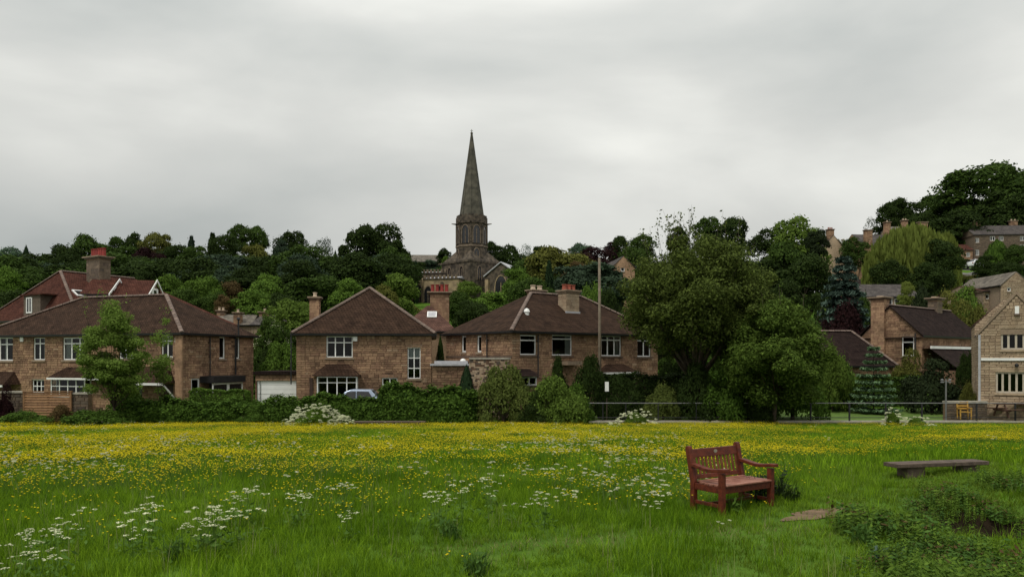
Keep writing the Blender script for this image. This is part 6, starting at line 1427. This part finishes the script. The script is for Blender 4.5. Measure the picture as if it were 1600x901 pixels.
# ================================================================== red bench
def red_bench():
    D = 10.1; x = 2.87; rz = R(32); z = T(x, D) - .02; W_ = 1.08; dp = .6
    rt = empty('park_bench', (x, D, z), rz, 'reddish varnished wooden bench with armrests and a slatted back, facing right', 'bench')
    def part(n, mb, b=.006): return mb.build(n, PALEWOOD if n == 'seat_slat' else TANWOOD if n == 'back_slat' else REDWOOD, rt, bevel=b)
    t = .075; rake = .10; H_ = .92; sh = .42
    for xx in (0, W_ - t):
        part('leg', MB().box(xx, xx + t, 0, t, 0, .60))
        mb = MB(); y0 = dp - t                            # rear post raked backwards with a rounded top
        mb.prism([(xx, y0, 0), (xx, y0 + t, 0), (xx, y0 + t, sh), (xx, y0 + t + rake, H_ - .03), (xx, y0 + t + rake - .02, H_), (xx, y0 + rake + .015, H_), (xx, y0 + rake, H_ - .03), (xx, y0, sh)], (t, 0, 0)); part('back_post', mb)
        ar = MB(); n = 8; top = []; bot = []
        for k in range(n + 1):
            q = k / n; yy = -.06 + q * (dp - t + .115); zz = .625 + .018 * math.cos(q * 6.28) + .012 * q; top.append((xx - .012, yy, zz + .028)); bot.append((xx - .012, yy, zz - .018))
        ar.prism(top + bot[::-1], (t + .024, 0, 0)); part('armrest', ar)
        part('side_rail', MB().box(xx + .015, xx + t - .015, t, dp - t, sh - .1, sh - .012)); part('side_stretcher', MB().box(xx + .02, xx + t - .02, t, dp - t, .12, .17))
    part('front_rail', MB().box(t, W_ - t, .012, .045, sh - .1, sh - .004)); part('rear_rail', MB().box(t, W_ - t, dp - t + .015, dp - t + .05, sh - .1, sh - .004))
    part('stretcher', MB().box(t, W_ - t, dp * .5 - .02, dp * .5 + .02, .125, .165))
    for i in range(6): part('seat_slat', MB().box(t * .2 if i not in (0, 5) else t, W_ - (t * .2 if i not in (0, 5) else t), .0 + i * .09 - (.02 if i == 0 else 0), .0 + i * .09 + .075, sh + .001 - .012 * math.sin(i / 5 * 3.14), sh + .023 - .012 * math.sin(i / 5 * 3.14)), .004)
    def bk(zz): return dp - t + .02 + rake * max(0, (zz - sh)) / (H_ - sh)
    mb = MB(); a, b = H_ - .17, H_ - .05; mb.prism([(t, bk(a), a), (t, bk(a) + .04, a), (t, bk(b) + .04, b), (t, bk(b), b)], (W_ - 2 * t, 0, 0)); tp = part('top_rail', mb)
    mb = MB(); a, b = sh + .03, sh + .09; mb.prism([(t, bk(a), a), (t, bk(a) + .035, a), (t, bk(b) + .035, b), (t, bk(b), b)], (W_ - 2 * t, 0, 0)); part('lower_rail', mb)
    n = 12; a, b = sh + .09, H_ - .17
    for i in range(n):
        q = t + (W_ - 2 * t) * (i + .5) / n; mb = MB(); mb.prism([(q - .019, bk(a) + .008, a), (q - .019, bk(a) + .024, a), (q - .019, bk(b) + .024, b), (q - .019, bk(b) + .008, b)], (.038, 0, 0)); part('back_slat', mb, .003)
    zc = H_ - .10; mb = MB(); M = Matrix.Translation((W_ * .5, bk(zc) - .003, zc)) @ Matrix.Rotation(R(90), 4, 'X'); mb.poly([M @ Vector((.035 * math.cos(k * .524), .026 * math.sin(k * .524), .0)) for k in range(12)] + [M @ Vector((.035 * math.cos(k * .524), .026 * math.sin(k * .524), .006)) for k in range(12)], [tuple(range(12, 24)), tuple(range(11, -1, -1))] + [(k, (k + 1) % 12, 12 + (k + 1) % 12, 12 + k) for k in range(12)])
    mb.build('plaque', BRASS, rt)
red_bench()
# ---- low backless bench at the right
def plank_bench(px0, y0, D0, px1, y1, D1, w, th, label, legs, legpx=None):
    a = P(px0, y0, D0); b = P(px1, y1, D1); d = b - a; L = math.hypot(d.x, d.y); rz = math.atan2(d.y, d.x); zg = min(T(a.x, a.y), T(b.x, b.y)) - .03; rt = empty('plank_bench', (a.x, a.y, zg), rz, label, 'bench')
    za, zb_ = a.z - zg, b.z - zg; mb = MB()
    mb.poly([(0, 0, za - th), (L, 0, zb_ - th), (L, w, zb_ - th), (0, w, za - th), (0, 0, za), (L, 0, zb_), (L, w, zb_), (0, w, za)], [(0, 3, 2, 1), (4, 5, 6, 7), (0, 1, 5, 4), (1, 2, 6, 5), (2, 3, 7, 6), (3, 0, 4, 7)], TIMBER); mb.build('seat', None, rt, bevel=.008)
    for (q0, q1) in legs: MB().box(q0 * L, q1 * L, .05, w - .05, -.1, za + (zb_ - za) * q0 - th - .002, TIMBER).build('leg', None, rt, bevel=.012)
    return rt
plank_bench(1404, 725, 13.1, 1546, 720, 13.8, .34, .07, 'low backless bench of one thick weathered plank, right of the red bench', ((.12, .31), (.73, .92)))
plank_bench(553, 658, 39.0, 664, 658, 39.0, .4, .09, 'low plank seat along the foot of the hedge below the pointed roof house', ((.06, .14), (.86, .94)))
# ================================================================== railing, river wall
def railing():
    D = 42.0; zt_ = P(0, 630, D).z; zc = P(0, 657.5, D).z; x0 = (920 - CX) / F * D; x1 = (1680 - CX) / F * D
    rt = empty('river_wall', (x0, D + .1, -1.95), 0, 'low stone kerb wall with pale coping along the far edge of the meadow', 'wall'); L = x1 - x0; h = zc + 1.95; rg = random.Random(3)
    MB().box(0, L, .03, .4, -.2, h - .1, PMORTAR).build('core', None, rt); z = .05; n = 0; rest = MB()
    while z < h - .12:
        q = 0
        while q < L - .05:
            w = min(rg.choice([.3, .4, .5, .65]), L - q); m = rg.randrange(5); hh = min(.14, h - .12 - z); n += 1
            if n <= 200: link('stone', stone_mesh(round(w - .015, 2), round(hh - .01, 2), m, PSTONE), rt, (q, .0, z), 0)
            else: rest.box(q, q + w - .015, 0, .05, z, z + hh - .01, PSTONE[m])
            q += w
        z += .14
    if rest.v: tag(rest.build('stonework', None, rt), kind='stuff')
    q = 0
    while q < L - .1: w = min(1.3, L - q); MB().box(q + .006, q + w - .006, -.04, .44, h - .098, h, COPING).build('coping_stone', None, rt); q += w
    r2 = empty('railing', (x0, D + .3, zc), 0, 'long metal railing with slim top rail running along the right half of the meadow edge', 'railing'); hh = zt_ - zc
    MB().tube([(0, 0, hh), (L, 0, hh)], .028, 6, IRON).build('top_rail', None, r2); MB().tube([(0, 0, .18), (L, 0, .18)], .022, 6, BLACKP).build('lower_rail', None, r2)
    for i, px in enumerate([922, 943, 979, 1030, 1090, 1150, 1211, 1270, 1331, 1388, 1445, 1531, 1592, 1650]):
        q = (px - 920) / F * D; MB().tube([(q, 0, 0), (q, 0, hh - .02)], .055 if i > 5 else .03, 6, BLACKP).build('post', None, r2)
railing()
tag(strip('lawn', [(5, 47.5), (14, 47.5), (24, 47.8), (38, 48)], 8.5, L_LAWN if 'L_LAWN' in globals() else material('mown_lawn', (.06, .11, .015), (.085, .14, .02), .95, 2.0, .6, 60), .015))
# ---- larch fence
def fence():
    D = 41.9; a = P(36, 560, D); b = P(112, 560, D); L = b.x - a.x; z0 = -1.6; zt_ = P(0, 612, D).z; h = zt_ - z0
    rt = empty('slatted_fence', (a.x, D, z0), 0, 'orange brown horizontal board fence panel in front of the left house', 'fence')
    for q in (0, L - .1): MB().box(q, q + .1, -.03, .07, -.1, h, FENCEM).build('post', None, rt)
    MB().box(-.02, L + .02, -.05, .09, h, h + .05, FENCEM).build('capping', None, rt)
    z = .05
    while z < h - .05: c = min(.145, h - z - .005); MB().prism([(.1, -.03, z), (.1, -.005, z), (.1, .05, z + c - .015), (.1, .03, z + c - .015)], (L - .2, 0, 0), FENCEM).build('board', None, rt); z += .15
    MB().box(L * .5 - .05, L * .5 + .05, .05, .1, 0, h - .02, FENCEM).build('post', None, rt)
fence()
a = P(112, 560, 42); b = P(138, 560, 42); rubble_wall('rubble_pier', 'short dark rubble stone wall right of the larch fence', (a.x, a.y), (b.x, b.y), -1.7, zt(616, 42), budget=80, pal=GSTONE)
a = P(0, 560, 42.2); b = P(36, 560, 42.2); rubble_wall('rubble_pier', 'low stone wall left of the larch fence at the picture edge', (a.x, a.y), (b.x, b.y), -1.7, zt(614, 42), budget=80, pal=GSTONE)
a = P(1479, 560, 43.6); b = P(1543, 560, 43.6); rubble_wall('stone_pier', 'squat rubble stone wall with a yellow chair before it, left of the right edge house', (a.x, a.y), (b.x, b.y), -1.6, zt(629, 43.6), budget=120, pal=GSTONE, seed=8)
# ---- wooden pole
def pole():
    D = 44.9; x = (937 - CX) / F * D; zt_ = P(0, 402, D).z; rt = empty('utility_pole', (x, D, -1.6), 0, 'tall bare wooden pole rising in front of the cornerwise house', 'pole')
    MB().tube([(0, 0, -.1), (0, 0, (zt_ + 1.6) * .5), (-.02, 0, zt_ + 1.6)], [.1, .09, .075], 10, POLEM).build('shaft', None, rt, smooth=True); MB().tube([(-.02, 0, zt_ + 1.6), (-.02, 0, zt_ + 1.64)], [.1, .02], 10, LEAD).build('cap', None, rt)
    for z in (1.7, 2.2): MB().box(-.12, .12, -.13, -.1, z, z + .05, IRON).build('bracket', None, rt)
pole()
# ---- twin headed lamp post
def lamp():
    D = 43.2; x = (1478 - CX) / F * D; z0 = -1.6; zt_ = P(0, 592, D).z - z0; rt = empty('lamp_post', (x, D, z0), 0, 'slim grey post carrying two pairs of small round heads beside the stone pier', 'lamp post')
    MB().tube([(0, 0, 0), (0, 0, zt_)], .045, 8, IRON).build('shaft', None, rt); MB().tube([(-.28, 0, zt_ - .15), (.28, 0, zt_ - .15)], .022, 6, IRON).build('arm', None, rt)
    for s in (-1, 1):
        for q in (.2, .02): MB().lathe([(.02, zt_ - .08 - q * .7), (.09, zt_ - .06 - q * .7), (.08, zt_ + .0 - q * .7), (.02, zt_ + .03 - q * .7)], 8, (s * .22, 0), IRON).build('lamp_head', None, rt)
lamp()
# ---- yellow wooden chair
YEL = material('ochre_painted_wood', (.46, .27, .05), (.36, .2, .04), .6, 6)
def chair():
    D = 43.0; x = (1500 - CX) / F * D; z0 = P(0, 655, D).z + .02; rt = empty('garden_chair', (x, D, z0), R(-14), 'ochre yellow wooden garden chair standing against the rubble stone wall', 'chair')
    for q in (0, .56):
        MB().box(q, q + .06, 0, .06, 0, .62, YEL).build('leg', None, rt); MB().prism([(q, .5, 0), (q, .56, 0), (q, .68, 1.0), (q, .62, 1.0)], (.06, 0, 0), YEL).build('back_leg', None, rt); MB().box(q - .02, q + .08, -.03, .56, .62, .66, YEL).build('armrest', None, rt)
    for i in range(5): MB().box(.06, .56, .02 + i * .1, .1 + i * .1, .4, .425, YEL).build('seat_slat', None, rt)
    for z in (.55, .7, .86): MB().box(.06, .56, .55 + (z - .4) * .12, .58 + (z - .4) * .12, z, z + .09, YEL).build('back_slat', None, rt)
chair()
# ---- picnic tables
def picnic(px, D, w, label, mat, ytop, rz=0):
    x = (px - CX) / F * D; z0 = P(0, ytop, D).z - .74; rt = empty('picnic_table', (x, D, z0), R(rz), label, 'picnic table'); L = w
    for i in range(4): MB().box(-L / 2, L / 2, -.36 + i * .18, -.2 + i * .18, .71, .745, mat).build('table_board', None, rt)
    for s in (-1, 1):
        MB().box(-L / 2, L / 2, s * .7 - .13, s * .7 + .13, .42, .46, mat).build('seat', None, rt)
        for e in (-1, 1): MB().prism([(e * L * .36, s * .25, .7), (e * L * .36, s * .35, .7), (e * L * .36, s * .72, 0), (e * L * .36, s * .6, 0)][::s], (.06, 0, 0), mat).build('leg', None, rt)
    for e in (-1, 1): MB().box(e * L * .36 + .061, e * L * .36 + .1, -.8, .8, .34, .42, mat).build('crossbar', None, rt)
DKW = material('dark_stained_wood', (.06, .028, .02), (.09, .045, .03), .6, 6); PKW = material('weathered_pink_wood', (.2, .12, .09), (.15, .09, .07), .8, 6)
picnic(1582, 45.3 - 2.6, 1.9, 'dark stained picnic table in front of the right edge house', DKW, 630.5)
picnic(1130, 43.4, 1.0, 'small weathered picnic bench in the shade under the streamside tree', PKW, 641)
# ---- white board in the hedge
x = (946 - CX) / F * 43.9; rt = empty('notice_board', (x, 43.25, -1.6), 0, 'small white board on a post glimpsed between dark bushes by the wooden pole', 'sign')
MB().box(-.02, .02, 0, .04, 0, 1.4, BARK).build('post', None, rt); MB().box(-.11, .11, -.03, 0, P(0, 611, 43.3).z + 1.6, P(0, 596, 43.3).z + 1.6, WHITE).build('panel', None, rt)
# ================================================================== cars
CARP = material('silver_blue_car_paint', (.28, .33, .42), (.26, .31, .4), .28, 2, metal=.5, spec=.6); CARW = material('white_car_paint', (.7, .72, .75), (.68, .7, .72), .3, 2, spec=.6); TYRE = material('tyre_rubber', (.015, .015, .015), (.02, .02, .02), .85, 8); LENS = material('lamp_lens', (.6, .6, .6), (.5, .5, .5), .1, 3, spec=.6)
def car(loc, rz, paint, label, L=4.2, H_=1.55, Wc=1.75, s=1):
    rt = empty('parked_car', loc, rz, label, 'car')
    prof = [(0, .28), (0, .62), (.06, .78), (.95, .9), (1.55, H_ - .12), (1.95, H_), (3.35, H_ - .02), (3.95, 1.05), (4.15, .95), (4.2, .5), (4.15, .28)]; prof = [(x * L / 4.2, z) for x, z in prof]
    mb = MB(); n = len(prof); rows = []
    for yy, k in ((-Wc / 2, 0), (-Wc / 2 + .05, 1), (Wc / 2 - .05, 1), (Wc / 2, 0)):
        row = []
        for x, z in prof:
            tuck = max(0, z - .85) * .32; y = yy - math.copysign(tuck, yy) if True else yy; row.append((x + (0 if k else (.03 if x < 1 else -.03)), y, z - (0 if k else .03)))
        rows.append(row)
    vs = [v for r in rows for v in r]; fs = []
    for j in range(3):
        for i in range(n): fs.append((j * n + i, j * n + (i + 1) % n, (j + 1) * n + (i + 1) % n, (j + 1) * n + i))
    fs += [tuple(range(n - 1, -1, -1)), tuple(range(3 * n, 4 * n))]
    body = mb.poly(vs, fs, paint).build('body', None, rt, smooth=False, bevel=.02)
    k = L / 4.2
    for sg in (-1, 1):
        y = sg * (Wc / 2 + .004)
        def sp(x, z): return (x * k, sg * (Wc / 2 + .006 - max(0, z - .85) * .32), z)
        for a in ([(1.2, .95), (1.72, H_ - .13), (2.3, H_ - .1), (2.3, .97)], [(2.38, .97), (2.38, H_ - .1), (3.2, H_ - .12), (3.6, 1.02)]):
            MB().prism([sp(*q) for q in a], (0, sg * .006, 0), DARKGLASS).build('side_window', None, rt)
        for x in (.82, 3.38):
            w = MB(); w.tube([(x * k, sg * (Wc / 2 - .2), .31), (x * k, sg * (Wc / 2 + .01), .31)], .31, 16, TYRE); wo = w.build('wheel', None, rt); MB().tube([(x * k, sg * (Wc / 2 + .005), .31), (x * k, sg * (Wc / 2 + .025), .31)], .19, 12, IRON).build('rim', None, wo)
        MB().box(-.02, .1, sg * .62 - .16, sg * .62 + .16, .64, .76, LENS).build('headlight', None, rt); MB().box(L - .1, L + .01, sg * .66 - .1, sg * .66 + .1, .7, .95, TERRA).build('tail_light', None, rt)
        MB().box(1.25 * k, 1.4 * k, sg * (Wc / 2 + .0), sg * (Wc / 2 + .16), .95, 1.08, paint).build('wing_mirror', None, rt)
    MB().prism([(1.0 * k, -.68, .935), (1.0 * k, .68, .935), (1.57 * k, .62, H_ - .105), (1.57 * k, -.62, H_ - .105)], (-.01, 0, .012), DARKGLASS).build('windscreen', None, rt)
    MB().prism([(3.42 * k, -.6, H_ - .06), (3.42 * k, .6, H_ - .06), (3.9 * k, .66, 1.1), (3.9 * k, -.66, 1.1)], (.012, 0, .012), DARKGLASS).build('rear_window', None, rt)
    return rt
car(((508 - CX) / F * 43.2, 43.2, -1.5 + .22), R(4), CARP, 'silver blue car parked behind the long hedge in front of the bay window', L=3.4, H_=1.6)
xx = (1536 - CX) / F * 139; car((xx, 139, T(xx, 139) + .1), R(205), CARW, 'white car parked on the hillside lane below the stone terrace', L=4.0)
